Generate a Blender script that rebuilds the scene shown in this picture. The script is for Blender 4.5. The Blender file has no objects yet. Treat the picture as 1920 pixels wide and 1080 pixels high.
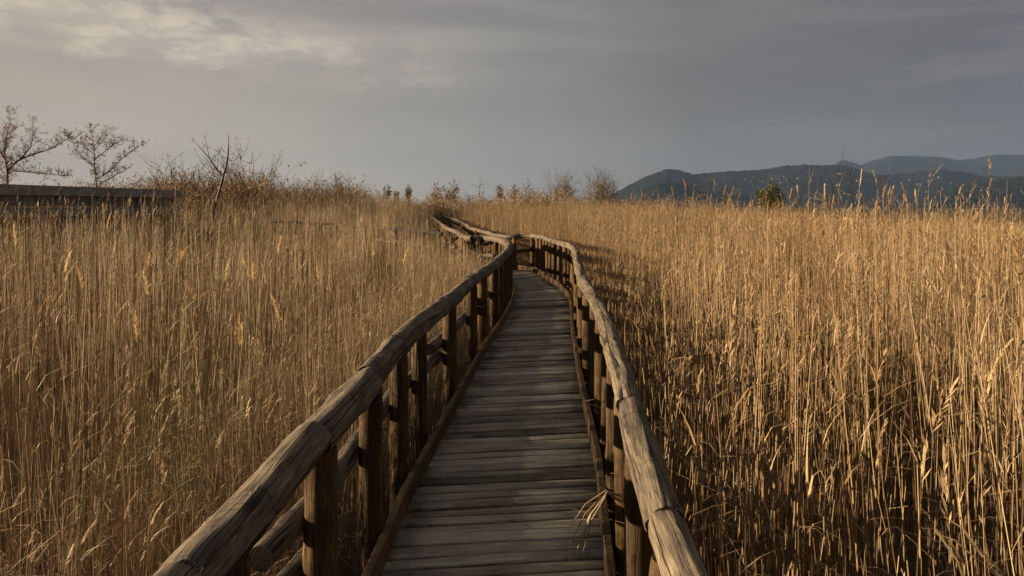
import bpy, math, random
import numpy as np
from mathutils import Vector, Matrix, noise as mnoise

scene = bpy.context.scene
COL = scene.collection
rng = random.Random(7)
nrng = np.random.default_rng(11)
R = math.radians

# ------------------------------------------------------------------ camera, sky, sun, exposure
F = 1280.0            # focal length in photo pixels (24 mm on a 36 mm sensor)
HY = 388.0            # photo row of the horizon
CZ = 1.9              # eye height above the boards
GZ = -0.75            # marsh floor below the boards
cam_d = bpy.data.cameras.new("camera")
cam = bpy.data.objects.new("camera", cam_d)
COL.objects.link(cam)
cam.location = (0, 0, CZ)
cam.rotation_euler = (R(90), 0, 0)
cam_d.sensor_width = 36.0
cam_d.lens = 24.0
cam_d.shift_y = -(540 - HY) / 1920.0
cam_d.clip_start = 0.05
cam_d.clip_end = 40000
scene.camera = cam

SUN_EL, SUN_AZ = 10.5, 270.0       # azimuth clockwise from +Y: the sun stands due left
sun_dir = Vector((math.sin(R(SUN_AZ)) * math.cos(R(SUN_EL)), math.cos(R(SUN_AZ)) * math.cos(R(SUN_EL)), math.sin(R(SUN_EL))))
sd = bpy.data.lights.new("sun", 'SUN')
sd.energy = 5.0
sd.angle = R(0.5)
sd.color = (1.0, 0.77, 0.49)
so = bpy.data.objects.new("sun", sd)
COL.objects.link(so)
so.rotation_euler = (-sun_dir).to_track_quat('-Z', 'Y').to_euler()
so.location = sun_dir * 60

scene.view_settings.view_transform = 'Standard'
scene.view_settings.look = 'None'
scene.view_settings.exposure = 1.95
scene.view_settings.gamma = 1.0
scene.cycles.max_bounces = 6
scene.cycles.diffuse_bounces = 3
scene.cycles.volume_bounces = 0


class NT:
    """Small helper to wire nodes."""
    def __init__(self, tree):
        self.t = tree
        self.n = tree.nodes
        self.l = tree.links

    def node(self, typ, **kw):
        nd = self.n.new(typ)
        for k, v in kw.items():
            setattr(nd, k, v)
        return nd

    def link(self, a, b):
        self.l.new(a, b)

    def setin(self, sock, v):
        if hasattr(v, 'is_output'):
            self.l.new(v, sock)
        else:
            sock.default_value = v

    def math(self, op, a, b=None, c=None, clamp=False):
        nd = self.node('ShaderNodeMath', operation=op, use_clamp=clamp)
        self.setin(nd.inputs[0], a)
        if b is not None:
            self.setin(nd.inputs[1], b)
        if c is not None:
            self.setin(nd.inputs[2], c)
        return nd.outputs[0]

    def mix(self, f, a, b, blend='MIX'):
        nd = self.node('ShaderNodeMix', data_type='RGBA', blend_type=blend)
        self.setin(nd.inputs[0], f)
        self.setin(nd.inputs[6], a)
        self.setin(nd.inputs[7], b)
        return nd.outputs[2]

    def smooth(self, x, lo, hi, a=0.0, b=1.0):
        nd = self.node('ShaderNodeMapRange', interpolation_type='SMOOTHSTEP')
        self.setin(nd.inputs[0], x)
        for i, v in enumerate((lo, hi, a, b)):
            self.setin(nd.inputs[i + 1], v)
        return nd.outputs[0]

    def noise(self, vec, scale, detail=3.0, rough=0.55, dist=0.0):
        nd = self.node('ShaderNodeTexNoise')
        if vec is not None:
            self.link(vec, nd.inputs['Vector'])
        nd.inputs['Scale'].default_value = scale
        nd.inputs['Detail'].default_value = detail
        nd.inputs['Roughness'].default_value = rough
        nd.inputs['Distortion'].default_value = dist
        return nd.outputs[0]

    def ramp(self, fac, stops, interp='LINEAR'):
        nd = self.node('ShaderNodeValToRGB')
        cr = nd.color_ramp
        cr.interpolation = interp
        while len(cr.elements) < len(stops):
            cr.elements.new(0.5)
        for e, (p, c) in zip(cr.elements, stops):
            e.position = p
            e.color = (c[0], c[1], c[2], 1)
        self.link(fac, nd.inputs[0])
        return nd.outputs[0]

    def vmul(self, v, s):
        nd = self.node('ShaderNodeVectorMath', operation='MULTIPLY')
        self.link(v, nd.inputs[0])
        nd.inputs[1].default_value = s
        return nd.outputs[0]

    def combine(self, x, y, z):
        nd = self.node('ShaderNodeCombineXYZ')
        for i, v in enumerate((x, y, z)):
            self.setin(nd.inputs[i], v)
        return nd.outputs[0]


def build_world():
    w = bpy.data.worlds.new("World")
    scene.world = w
    w.use_nodes = True
    t = NT(w.node_tree)
    t.n.clear()
    out = t.node('ShaderNodeOutputWorld')
    sky = t.node('ShaderNodeTexSky', sky_type='NISHITA', sun_disc=False)
    sky.sun_elevation = R(SUN_EL)
    sky.sun_rotation = R(SUN_AZ)
    sky.dust_density = 2.0
    skyc = t.vmul(sky.outputs[0], (0.06, 0.06, 0.06))
    tc = t.node('ShaderNodeTexCoord')
    sep = t.node('ShaderNodeSeparateXYZ')
    t.link(tc.outputs['Generated'], sep.inputs[0])
    x, y, z = sep.outputs
    # overcast sheet: sunlit side on the left, heavy blue grey on the right
    wob = t.noise(t.vmul(tc.outputs['Generated'], (2.0, 2.0, 5.0)), 1.0, 2.0)
    gx = t.math('ADD', x, t.math('MULTIPLY', t.math('SUBTRACT', wob, 0.5), 0.25))
    gx01 = t.math('ADD', t.math('MULTIPLY', gx, 0.5), 0.5)
    base = t.ramp(gx01, [(0.0, (0.66, 0.54, 0.40)), (0.2, (0.62, 0.515, 0.395)), (0.34, (0.55, 0.48, 0.395)),
                         (0.5, (0.328, 0.302, 0.272)), (0.62, (0.192, 0.178, 0.172)), (0.78, (0.133, 0.122, 0.134)), (1.0, (0.124, 0.115, 0.132))])
    # cloud deck seen in perspective
    zz = t.math('ADD', t.math('MAXIMUM', z, 0.0), 0.10)
    px = t.math('DIVIDE', x, zz)
    py = t.math('DIVIDE', y, zz)
    p = t.combine(px, t.math('MULTIPLY', py, 1.0), 0.0)
    n1 = t.noise(t.vmul(p, (0.55, 1.0, 1.0)), 0.8, 5.0, 0.55, 0.4)
    n2 = t.noise(t.vmul(p, (0.7, 1.4, 1.0)), 1.5, 6.0, 0.6, 0.4)
    n4 = t.noise(t.vmul(tc.outputs['Generated'], (6.0, 6.0, 14.0)), 2.4, 5.0, 0.6, 0.2)
    n3 = t.noise(t.vmul(tc.outputs['Generated'], (1.6, 1.6, 9.0)), 2.2, 5.0, 0.6, 0.3)
    # dark undersides in the upper sky
    up = t.smooth(z, 0.10, 0.30)
    dk = t.math('MULTIPLY', t.smooth(n1, 0.40, 0.60), up)
    c = t.mix(t.math('MULTIPLY', dk, 0.95), base, t.mix(0.62, base, (0.095, 0.090, 0.108, 1)))
    # soft lighter bands
    band = t.math('MULTIPLY', t.smooth(n3, 0.45, 0.72), t.smooth(z, 0.02, 0.14))
    c = t.mix(t.math('MULTIPLY', band, 0.22), c, (0.38, 0.35, 0.345, 1))
    # sunlit broken edges low in the upper left
    slope = t.math('ADD', z, t.math('MULTIPLY', x, 0.10))
    slope = t.math('ADD', slope, t.math('MULTIPLY', t.math('SUBTRACT', n2, 0.5), 0.05))
    slope = t.math('ADD', slope, t.math('MULTIPLY', t.math('SUBTRACT', n4, 0.5), 0.07))
    lo = t.smooth(slope, 0.125, 0.18)
    hi = t.smooth(slope, 0.19, 0.245, 1.0, 0.0)
    bm = t.math('MULTIPLY', lo, hi)
    bm = t.math('MULTIPLY', bm, t.smooth(n2, 0.33, 0.56))
    bm = t.math('MULTIPLY', bm, t.smooth(x, 0.0, -0.42))
    bm = t.math('MULTIPLY', bm, t.smooth(n4, 0.38, 0.64))
    c = t.mix(t.math('MULTIPLY', bm, 0.95), c, (0.95, 0.78, 0.58, 1))
    c = t.mix(t.math('MULTIPLY', t.math('MULTIPLY', lo, t.smooth(x, 0.35, -0.35)), 0.22), c, (0.55, 0.49, 0.44, 1))
    # unseen cloud made up to set the fill light: grey overhead, dark behind and right
    c = t.mix(t.math('MULTIPLY', t.smooth(z, 0.30, 0.62), 0.8), c, (0.19, 0.19, 0.20, 1))
    c = t.mix(t.math('MULTIPLY', t.math('MULTIPLY', t.smooth(y, 0.40, -0.10), t.smooth(z, 0.75, 0.45)), 0.9), c, (0.035, 0.037, 0.044, 1))
    c = t.mix(t.math('MULTIPLY', t.math('MULTIPLY', t.smooth(x, 0.60, 0.85), t.smooth(z, 0.75, 0.45)), 0.8), c, (0.04, 0.042, 0.052, 1))
    # paler towards the horizon
    c = t.mix(1.0, c, t.mix(t.smooth(z, 0.0, 0.16, 1.0, 0.0), (1, 1, 1, 1), (1.62, 1.60, 1.57, 1)), 'MULTIPLY')
    bg = t.node('ShaderNodeBackground')
    t.link(t.mix(0.9, skyc, c), bg.inputs[0])
    bg.inputs[1].default_value = 0.272
    t.link(bg.outputs[0], out.inputs[0])


build_world()


# ------------------------------------------------------------------ helpers
def P(px, py, d):
    """photo pixel + distance along the view -> world point"""
    return Vector(((px - 960) / F * d, d, CZ - (py - HY) / F * d))


def PD(px, py, drop):
    """photo pixel + how far below the eye -> world point"""
    return P(px, py, drop * F / (py - HY))


class MB:
    def __init__(self):
        self.v, self.f, self.tint, self.wco = [], [], [], []

    def add(self, verts, faces, tint=0.5, wco=None):
        o = len(self.v)
        self.v.extend([tuple(q) for q in verts])
        self.f.extend([tuple(i + o for i in f) for f in faces])
        if isinstance(tint, (float, int)):
            self.tint.extend([float(tint)] * len(verts))
        else:
            self.tint.extend(tint)
        self.wco.extend([tuple(q) for q in (wco if wco is not None else verts)])

    def prism(self, pts, radii, n=3, tint=0.5, cap=False):
        """tube through pts"""
        k = len(pts)
        vs = []
        for i in range(k):
            a = pts[max(i - 1, 0)]
            b = pts[min(i + 1, k - 1)]
            t = (b - a)
            t = t.normalized() if t.length > 1e-9 else Vector((0, 0, 1))
            ref = Vector((1, 0, 0)) if abs(t.x) < 0.8 else Vector((0, 1, 0))
            s = t.cross(ref).normalized()
            u = t.cross(s)
            for j in range(n):
                an = 2 * math.pi * j / n
                vs.append(pts[i] + (s * math.cos(an) + u * math.sin(an)) * radii[i])
        fs = []
        for i in range(k - 1):
            for j in range(n):
                j2 = (j + 1) % n
                fs.append((i * n + j, i * n + j2, (i + 1) * n + j2, (i + 1) * n + j))
        if cap:
            fs.append(tuple(range(n))[::-1])
            fs.append(tuple((k - 1) * n + j for j in range(n)))
        self.add(vs, fs, tint)

    def box(self, c, dx, dy, dz, rz=0.0, tint=0.5, seed=0.0):
        """box with half sizes about its centre"""
        m = Matrix.Rotation(rz, 3, 'Z')
        vs, wc = [], []
        for sx in (-1, 1):
            for sy in (-1, 1):
                for sz in (-1, 1):
                    q = Vector((sx * dx, sy * dy, sz * dz))
                    vs.append(Vector(c) + m @ q)
                    wc.append((q.x + seed, q.y + seed * 2, q.z))
        self.add(vs, [(0, 1, 3, 2), (4, 6, 7, 5), (0, 4, 5, 1), (2, 3, 7, 6), (0, 2, 6, 4), (1, 5, 7, 3)], tint, wc)

    def build(self, name, mat, parent=None, smooth=False, link=True, loc=None):
        me = bpy.data.meshes.new(name)
        me.from_pydata(self.v, [], self.f)
        me.materials.append(mat)
        a = me.attributes.new("tint", 'FLOAT', 'POINT')
        a.data.foreach_set("value", np.asarray(self.tint, dtype=np.float32))
        a = me.attributes.new("wco", 'FLOAT_VECTOR', 'POINT')
        a.data.foreach_set("vector", np.asarray(self.wco, dtype=np.float32).ravel())
        if smooth:
            me.polygons.foreach_set("use_smooth", np.ones(len(me.polygons), dtype=bool))
        me.update()
        ob = bpy.data.objects.new(name, me)
        if link:
            COL.objects.link(ob)
        if parent is not None:
            ob.parent = parent
        if loc is not None:
            ob.location = loc
        return ob


def tag(o, label=None, cat=None, group=None, kind=None):
    if label:
        o["label"] = label
    if cat:
        o["category"] = cat
    if group:
        o["group"] = group
    if kind:
        o["kind"] = kind
    return o


def thing(name, loc, label, cat, group=None, rz=0.0):
    o = bpy.data.objects.new(name, None)
    o.empty_display_size = 0.2
    COL.objects.link(o)
    o.location = loc
    o.rotation_euler = (0, 0, rz)
    return tag(o, label, cat, group)


def catmull(pts, step):
    """resample a polyline as a smooth curve about every STEP metres"""
    pts = [Vector(p) for p in pts]
    ext = [pts[0] * 2 - pts[1]] + pts + [pts[-1] * 2 - pts[-2]]
    out = []
    for i in range(1, len(ext) - 2):
        p0, p1, p2, p3 = ext[i - 1:i + 3]
        n = max(1, int((p2 - p1).length / step))
        for k in range(n):
            t = k / n
            out.append(0.5 * ((2 * p1) + (p2 - p0) * t + (2 * p0 - 5 * p1 + 4 * p2 - p3) * t * t + (3 * p1 - p0 - 3 * p2 + p3) * t ** 3))
    out.append(pts[-1])
    return out


class Path:
    def __init__(self, pts, step=0.05):
        self.p = np.array([tuple(q) for q in catmull(pts, step)])
        seg = np.linalg.norm(np.diff(self.p, axis=0), axis=1)
        self.s = np.concatenate([[0], np.cumsum(seg)])
        self.len = self.s[-1]

    def at(self, s):
        return Vector([float(np.interp(s, self.s, self.p[:, i])) for i in range(3)])

    def tan(self, s):
        return (self.at(min(s + 0.05, self.len)) - self.at(max(s - 0.05, 0))).normalized()

    def s_at_y(self, y):
        i = int(np.argmin(np.abs(self.p[:, 1] - y)))
        return float(self.s[i])


def log_mesh(mb, pts, radius, seed, sides=20, step=0.03, rough=0.05, kerfs=(), taper=0.0, tint=0.5, bend=0.0):
    """one round timber along pts: uneven girth, knots, sawn ends, optional saw cuts across its top"""
    path = Path(pts, min(step, 0.05))
    L = path.len
    ss = list(np.linspace(0, L, max(2, int(L / step) + 1)))
    groove = {}
    for k in kerfs:
        if 0.03 < k < L - 0.03:
            ss = [s for s in ss if abs(s - k) > 0.008]
            for ds, dep in ((-0.0055, 0), (-0.0035, 1), (0.0035, 1), (0.0055, 0)):
                ss.append(k + ds)
                groove[k + ds] = dep
    ss = sorted(ss)
    r_ = random.Random(seed)
    knots = [(r_.uniform(0, L), r_.uniform(0, 6.28), r_.uniform(0.004, 0.011), r_.uniform(0.04, 0.09)) for _ in range(int(L / 0.28) + 1)]
    a0 = r_.uniform(0, 6.28)
    vs, wc = [], []
    for s in ss:
        c = path.at(s)
        t = path.tan(s)
        side = t.cross(Vector((0, 0, 1)))
        if side.length < 0.3:
            side = t.cross(Vector((0, 1, 0)))
        side.normalize()
        up = side.cross(t)
        c = c + (side * mnoise.noise(Vector((s * 1.1, seed * 3.1, 0))) + up * mnoise.noise(Vector((s * 1.1, seed * 3.1, 9)))) * bend
        dep = groove.get(s, 0)
        edge = min(s, L - s)
        er = 1.0 - 0.05 * max(0, 1 - edge / 0.01)
        for j in range(sides):
            an = 2 * math.pi * j / sides
            ca, sa = math.cos(an), math.sin(an)
            r = radius * (1 - taper * s / max(L, .01))
            r *= 1 + rough * 1.6 * mnoise.noise(Vector((ca * 1.2, sa * 1.2, s * 1.6 + seed * 7.7))) + rough * 0.6 * mnoise.noise(Vector((ca * 5, sa * 5, s * 5 + seed * 3.3)))
            for (ks, ka, kh, kw) in knots:
                da = math.atan2(math.sin(an - ka), math.cos(an - ka)) * radius
                q = ((s - ks) ** 2 + da * da) / (kw * kw)
                if q < 4:
                    r += kh * math.exp(-2 * q)
            if dep and sa > -0.25:
                r -= 0.014 * min(1.0, (sa + 0.25) * 1.6)
            r *= er
            vs.append(c + (side * ca + up * sa) * r)
            wc.append((ca * radius + seed * 1.37, sa * radius + seed * 0.71, s))
    n = sides
    fs = []
    for i in range(len(ss) - 1):
        for j in range(n):
            j2 = (j + 1) % n
            fs.append((i * n + j, i * n + j2, (i + 1) * n + j2, (i + 1) * n + j))
    k0 = (len(ss) - 1) * n
    m0 = len(vs)
    vs += vs[:n] + vs[k0:k0 + n]
    wc += [(q[0], q[1], q[2] * 40) for q in wc[:n] + wc[k0:k0 + n]]
    fs.append(tuple(m0 + j for j in range(n))[::-1])
    fs.append(tuple(m0 + n + j for j in range(n)))
    mb.add(vs, fs, [tint] * m0 + [0.0] * (2 * n), wc)


# ------------------------------------------------------------------ materials
def new_mat(name):
    m = bpy.data.materials.new(name)
    m.use_nodes = True
    t = NT(m.node_tree)
    t.n.clear()
    out = t.node('ShaderNodeOutputMaterial')
    bs = t.node('ShaderNodeBsdfPrincipled')
    t.link(bs.outputs[0], out.inputs[0])
    bs.inputs['Roughness'].default_value = 0.85
    bs.inputs['Specular IOR Level'].default_value = 0.25
    return m, t, bs, out


def attr(t, name):
    nd = t.node('ShaderNodeAttribute')
    nd.attribute_name = name
    return nd


def log_material(name, pale, mid, dark, crack=1.0):
    m, t, bs, out = new_mat(name)
    w = attr(t, "wco").outputs['Vector']
    grain = t.noise(t.vmul(w, (1, 1, 0.07)), 120.0, 3.0, 0.6)
    patch = t.noise(t.vmul(w, (1, 1, 0.35)), 9.0, 4.0, 0.6)
    c = t.ramp(t.math('ADD', t.math('MULTIPLY', grain, 0.55), t.math('MULTIPLY', patch, 0.5)), [(0.36, dark), (0.52, mid), (0.68, pale)])
    spots = t.smooth(t.noise(w, 55.0, 3.0, 0.6), 0.62, 0.72)
    c = t.mix(t.math('MULTIPLY', spots, 0.5), c, (pale[0] * 1.15, pale[1] * 1.18, pale[2] * 1.2, 1))
    # long drying cracks
    cn = t.noise(t.vmul(w, (1, 1, 0.02)), 17.0, 1.0, 0.35, 0.1)
    cr = t.math('ABSOLUTE', t.math('SUBTRACT', cn, 0.5))
    keep = t.smooth(t.noise(t.vmul(w, (1, 1, 0.5)), 5.0, 1.0), 0.36, 0.50)
    cm = t.math('MULTIPLY', t.smooth(cr, 0.008, 0.030, 1.0, 0.0), keep)
    cn2 = t.noise(t.vmul(w, (1, 1, 0.03)), 55.0, 1.0, 0.4, 0.1)
    cm2 = t.math('MULTIPLY', t.smooth(t.math('ABSOLUTE', t.math('SUBTRACT', cn2, 0.5)), 0.004, 0.02, 1.0, 0.0), 0.55)
    cm = t.math('MULTIPLY', t.math('MAXIMUM', cm, cm2), crack, clamp=True)
    c = t.mix(cm, c, (0.022, 0.017, 0.013, 1))
    tn = attr(t, "tint").outputs['Fac']
    c = t.mix(1.0, c, t.ramp(tn, [(0, (0.22, 0.2, 0.18)), (0.08, (0.7, 0.68, 0.66)), (1, (1.25, 1.22, 1.15))]), 'MULTIPLY')
    t.link(c, bs.inputs['Base Color'])
    b = t.node('ShaderNodeBump')
    b.inputs['Strength'].default_value = 0.9
    b.inputs['Distance'].default_value = 0.006
    h = t.math('SUBTRACT', t.math('ADD', t.math('MULTIPLY', grain, 0.5), t.math('MULTIPLY', patch, 0.3)), t.math('MULTIPLY', cm, 1.6))
    t.link(h, b.inputs['Height'])
    t.link(b.outputs[0], bs.inputs['Normal'])
    return m


M_RAIL = log_material("weathered_rail_wood", (0.230, 0.189, 0.138), (0.118, 0.096, 0.072), (0.038, 0.031, 0.025))
M_POST = log_material("brown_post_wood", (0.165, 0.098, 0.036), (0.075, 0.046, 0.020), (0.024, 0.016, 0.009), 0.7)


def deck_material():
    m, t, bs, out = new_mat("grey_deck_boards")
    w = attr(t, "wco").outputs['Vector']      # x along the board from its left end, y across, z board id
    tn = attr(t, "tint").outputs['Fac']
    grain = t.noise(t.vmul(w, (0.035, 1, 1)), 190.0, 3.0, 0.65)
    blot = t.noise(t.vmul(w, (0.5, 1, 0.8)), 7.0, 4.0, 0.65)
    v = t.math('ADD', t.math('MULTIPLY', grain, 0.45), t.math('MULTIPLY', blot, 0.5))
    v = t.math('ADD', v, t.math('MULTIPLY', t.math('SUBTRACT', tn, 0.5), 0.30))
    c = t.ramp(v, [(0.28, (0.052, 0.044, 0.034)), (0.45, (0.21, 0.182, 0.140)), (0.58, (0.34, 0.305, 0.245)), (0.74, (0.52, 0.475, 0.40))])
    # dirt and damp along both board ends (wco.x runs 0..1)
    ex = t.node('ShaderNodeSeparateXYZ')
    t.link(w, ex.inputs[0])
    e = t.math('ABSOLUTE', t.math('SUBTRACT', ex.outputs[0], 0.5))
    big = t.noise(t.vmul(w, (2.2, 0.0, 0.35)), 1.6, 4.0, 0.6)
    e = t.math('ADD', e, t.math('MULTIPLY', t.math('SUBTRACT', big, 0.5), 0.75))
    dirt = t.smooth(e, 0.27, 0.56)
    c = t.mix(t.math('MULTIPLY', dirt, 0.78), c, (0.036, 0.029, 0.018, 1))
    moss = t.math('MULTIPLY', dirt, t.smooth(t.noise(w, 14.0, 3.0), 0.5, 0.66))
    c = t.mix(t.math('MULTIPLY', moss, 0.4), c, (0.055, 0.05, 0.016, 1))
    gr = t.smooth(t.math('ABSOLUTE', t.math('SUBTRACT', t.noise(t.vmul(w, (0.02, 1, 1)), 60.0, 1.0), 0.5)), 0.0, 0.02, 1.0, 0.0)
    c = t.mix(t.math('MULTIPLY', gr, 0.5), c, (0.03, 0.026, 0.02, 1))
    t.link(c, bs.inputs['Base Color'])
    bs.inputs['Roughness'].default_value = 0.75
    b = t.node('ShaderNodeBump')
    b.inputs['Strength'].default_value = 0.7
    b.inputs['Distance'].default_value = 0.004
    t.link(t.math('SUBTRACT', t.math('MULTIPLY', grain, 1.0), gr), b.inputs['Height'])
    t.link(b.outputs[0], bs.inputs['Normal'])
    return m


M_DECK = deck_material()


def board_material(name, pale, dark, sc=(0.06, 1, 1)):
    m, t, bs, out = new_mat(name)
    w = attr(t, "wco").outputs['Vector']
    grain = t.noise(t.vmul(w, sc), 70.0, 4.0, 0.65)
    blot = t.noise(w, 4.0, 3.0)
    v = t.math('ADD', t.math('MULTIPLY', grain, 0.6), t.math('MULTIPLY', blot, 0.4))
    c = t.ramp(v, [(0.36, dark), (0.64, pale)])
    tn = attr(t, "tint").outputs['Fac']
    c = t.mix(1.0, c, t.ramp(tn, [(0, (0.65, 0.63, 0.6)), (1, (1.3, 1.25, 1.2))]), 'MULTIPLY')
    t.link(c, bs.inputs['Base Color'])
    b = t.node('ShaderNodeBump')
    b.inputs['Strength'].default_value = 0.5
    b.inputs['Distance'].default_value = 0.004
    t.link(grain, b.inputs['Height'])
    t.link(b.outputs[0], bs.inputs['Normal'])
    return m


M_KERB = board_material("brown_kerb_wood", (0.137, 0.092, 0.048), (0.031, 0.021, 0.013))
M_HIDE = board_material("dark_hide_wood", (0.42, 0.385, 0.36), (0.15, 0.138, 0.13))
M_NEARBLACK = board_material("near_black_wood", (0.020, 0.018, 0.016), (0.008, 0.007, 0.007))  # near-black tone for the far handrails
M_DARK = board_material("slot_shade_black", (0.012, 0.011, 0.010), (0.008, 0.008, 0.008))


def plant_material(name, stops, translucent=0.25, patch=None, patch_amt=0.5, patch_scale=0.35):
    """dry stalks and leaves: a colour per stem, broad patches over the marsh, some light through the blades"""
    m, t, bs, out = new_mat(name)
    tn = attr(t, "tint").outputs['Fac']
    c = t.ramp(tn, stops)
    if patch:
        g = t.node('ShaderNodeNewGeometry')
        nz = t.noise(t.vmul(g.outputs['Position'], (1, 1, 0.15)), patch_scale, 3.0, 0.6)
        c = t.mix(t.math('MULTIPLY', t.smooth(nz, 0.48, 0.66), patch_amt), c, (patch[0], patch[1], patch[2], 1))
    bs.inputs['Roughness'].default_value = 0.6
    t.link(c, bs.inputs['Base Color'])
    if translucent:
        tr = t.node('ShaderNodeBsdfTranslucent')
        t.link(c, tr.inputs[0])
        mx = t.node('ShaderNodeMixShader')
        mx.inputs[0].default_value = translucent
        t.link(bs.outputs[0], mx.inputs[1])
        t.link(tr.outputs[0], mx.inputs[2])
        t.link(mx.outputs[0], out.inputs[0])
    return m


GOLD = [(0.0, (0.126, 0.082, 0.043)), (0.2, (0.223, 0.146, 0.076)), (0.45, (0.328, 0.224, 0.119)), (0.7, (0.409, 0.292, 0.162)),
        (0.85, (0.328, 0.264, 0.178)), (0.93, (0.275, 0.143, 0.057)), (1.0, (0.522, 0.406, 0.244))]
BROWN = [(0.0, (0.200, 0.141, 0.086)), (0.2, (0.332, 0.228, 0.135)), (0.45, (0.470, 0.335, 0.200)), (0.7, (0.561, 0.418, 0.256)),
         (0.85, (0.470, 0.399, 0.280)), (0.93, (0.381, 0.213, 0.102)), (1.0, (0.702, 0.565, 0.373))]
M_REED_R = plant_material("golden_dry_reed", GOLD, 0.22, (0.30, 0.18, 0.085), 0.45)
M_REED_L = plant_material("brown_dry_reed", BROWN, 0.22, (0.31, 0.285, 0.125), 0.6, 0.6)
M_PLUME = plant_material("reed_plume", [(0, (0.33, 0.17, 0.06)), (0.5, (0.55, 0.36, 0.15)), (1, (0.78, 0.63, 0.38))], 0.35)
M_GREEN = plant_material("green_sedge", [(0, (0.05, 0.055, 0.018)), (0.5, (0.11, 0.115, 0.035)), (1, (0.22, 0.19, 0.07))], 0.3)
M_TWIG = plant_material("brown_twigs", [(0, (0.078, 0.058, 0.040)), (0.5, (0.224, 0.157, 0.099)), (0.75, (0.347, 0.224, 0.112)), (1, (0.470, 0.325, 0.168))], 0.2)
M_TWIGPALE = plant_material("pale_bare_twigs", [(0, (0.14, 0.105, 0.075)), (0.5, (0.26, 0.20, 0.145)), (1, (0.36, 0.28, 0.19))], 0.2)
M_BARK = plant_material("dark_bark", [(0, (0.045, 0.036, 0.028)), (1, (0.10, 0.078, 0.058))], 0.0)
M_LEAF = plant_material("olive_leaves", [(0, (0.045, 0.042, 0.016)), (0.5, (0.10, 0.085, 0.028)), (1, (0.20, 0.15, 0.055))], 0.25)
M_GTREE = plant_material("bright_green_leaves", [(0, (0.035, 0.042, 0.014)), (0.5, (0.075, 0.080, 0.024)), (1, (0.15, 0.14, 0.045))], 0.3)


def ground_material():
    m, t, bs, out = new_mat("marsh_floor")
    g = t.node('ShaderNodeNewGeometry')
    n = t.noise(g.outputs['Position'], 1.6, 5.0, 0.65)
    n2 = t.noise(g.outputs['Position'], 0.004, 4.0, 0.6)
    near = t.ramp(n, [(0.3, (0.035, 0.026, 0.017)), (0.7, (0.12, 0.085, 0.048))])
    far = t.ramp(n2, [(0.35, (0.022, 0.026, 0.016)), (0.65, (0.045, 0.045, 0.026))])  # distant plain darkened in its colour to stand for cloud shadow
    ln = t.node('ShaderNodeVectorMath', operation='LENGTH')
    t.link(g.outputs['Position'], ln.inputs[0])
    t.link(t.mix(t.smooth(ln.outputs['Value'], 60, 130), near, far), bs.inputs['Base Color'])
    return m


def hill_material():
    m, t, bs, out = new_mat("shaded_wooded_hillside")
    g = t.node('ShaderNodeNewGeometry')
    n = t.noise(g.outputs['Position'], 0.004, 5.0, 0.65)
    n2 = t.noise(g.outputs['Position'], 0.03, 3.0, 0.6)
    v = t.math('ADD', t.math('MULTIPLY', n, 0.6), t.math('MULTIPLY', n2, 0.4))
    t.link(t.ramp(v, [(0.36, (0.006, 0.011, 0.012)), (0.52, (0.010, 0.016, 0.016)), (0.62, (0.021, 0.024, 0.020))]), bs.inputs['Base Color'])  # cloud shadow over the wooded hills is put into these low colours
    bs.inputs['Roughness'].default_value = 1.0
    bs.inputs['Specular IOR Level'].default_value = 0.0
    return m


M_GROUND = ground_material()
M_HILL = hill_material()


def plain(name, col, rough=0.8):
    m, t, bs, out = new_mat(name)
    g = t.node('ShaderNodeNewGeometry')
    n = t.noise(g.outputs['Position'], 0.5, 3.0)
    t.link(t.ramp(n, [(0.3, tuple(c * 0.8 for c in col)), (0.7, col)]), bs.inputs['Base Color'])
    bs.inputs['Roughness'].default_value = rough
    return m


M_WALL = plain("pale_plaster", (0.20, 0.17, 0.15))
M_ROOF = plain("clay_roof", (0.12, 0.075, 0.055))

# ------------------------------------------------------------------ ground and hills
g = MB()
E = 9000
g.add([(-E, -E, GZ), (E, -E, GZ), (E, E, GZ), (-E, E, GZ)], [(0, 1, 2, 3)])
tag(g.build("ground", M_GROUND), kind='structure')


def hill_range(name, prof, D, width, seed, amp):
    """a ridge standing D metres away, WIDTH deep, its skyline given as photo points"""
    xs = [p[0] for p in prof]
    hs = [CZ - (p[1] - HY) / F * D for p in prof]
    nu, nv = 420, 46
    vs, fs = [], []
    for i in range(nu):
        px = xs[0] + (xs[-1] - xs[0]) * i / (nu - 1)
        h = np.interp(px, xs, hs)
        for j in range(nv):
            v = j / (nv - 1) * 2 - 1
            d = D + v * width
            x = (px - 960) / F * d
            fall = max(0.0, 1 - abs(v) ** 1.25)
            q = Vector((x * 0.0022, d * 0.0022, seed))
            gul = mnoise.fractal(q, 1.0, 2.0, 4) * 0.42 * fall * (1 - fall) * 4 * 0.5
            trees = (mnoise.noise(Vector((x * 0.03, d * 0.03, seed + 4))) + 0.7 * mnoise.noise(Vector((x * 0.09, d * 0.09, seed + 8)))) * amp * 1.8
            z = GZ - 6 + (h - GZ + 6) * max(0, fall * (1 + gul)) + trees * min(1, fall * 6)
            vs.append((x, d, z))
    for i in range(nu - 1):
        for j in range(nv - 1):
            a = i * nv + j
            fs.append((a, a + nv, a + nv + 1, a + 1))
    mb = MB()
    mb.add(vs, fs)
    return tag(mb.build(name, M_HILL, smooth=True), kind='structure')


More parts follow.
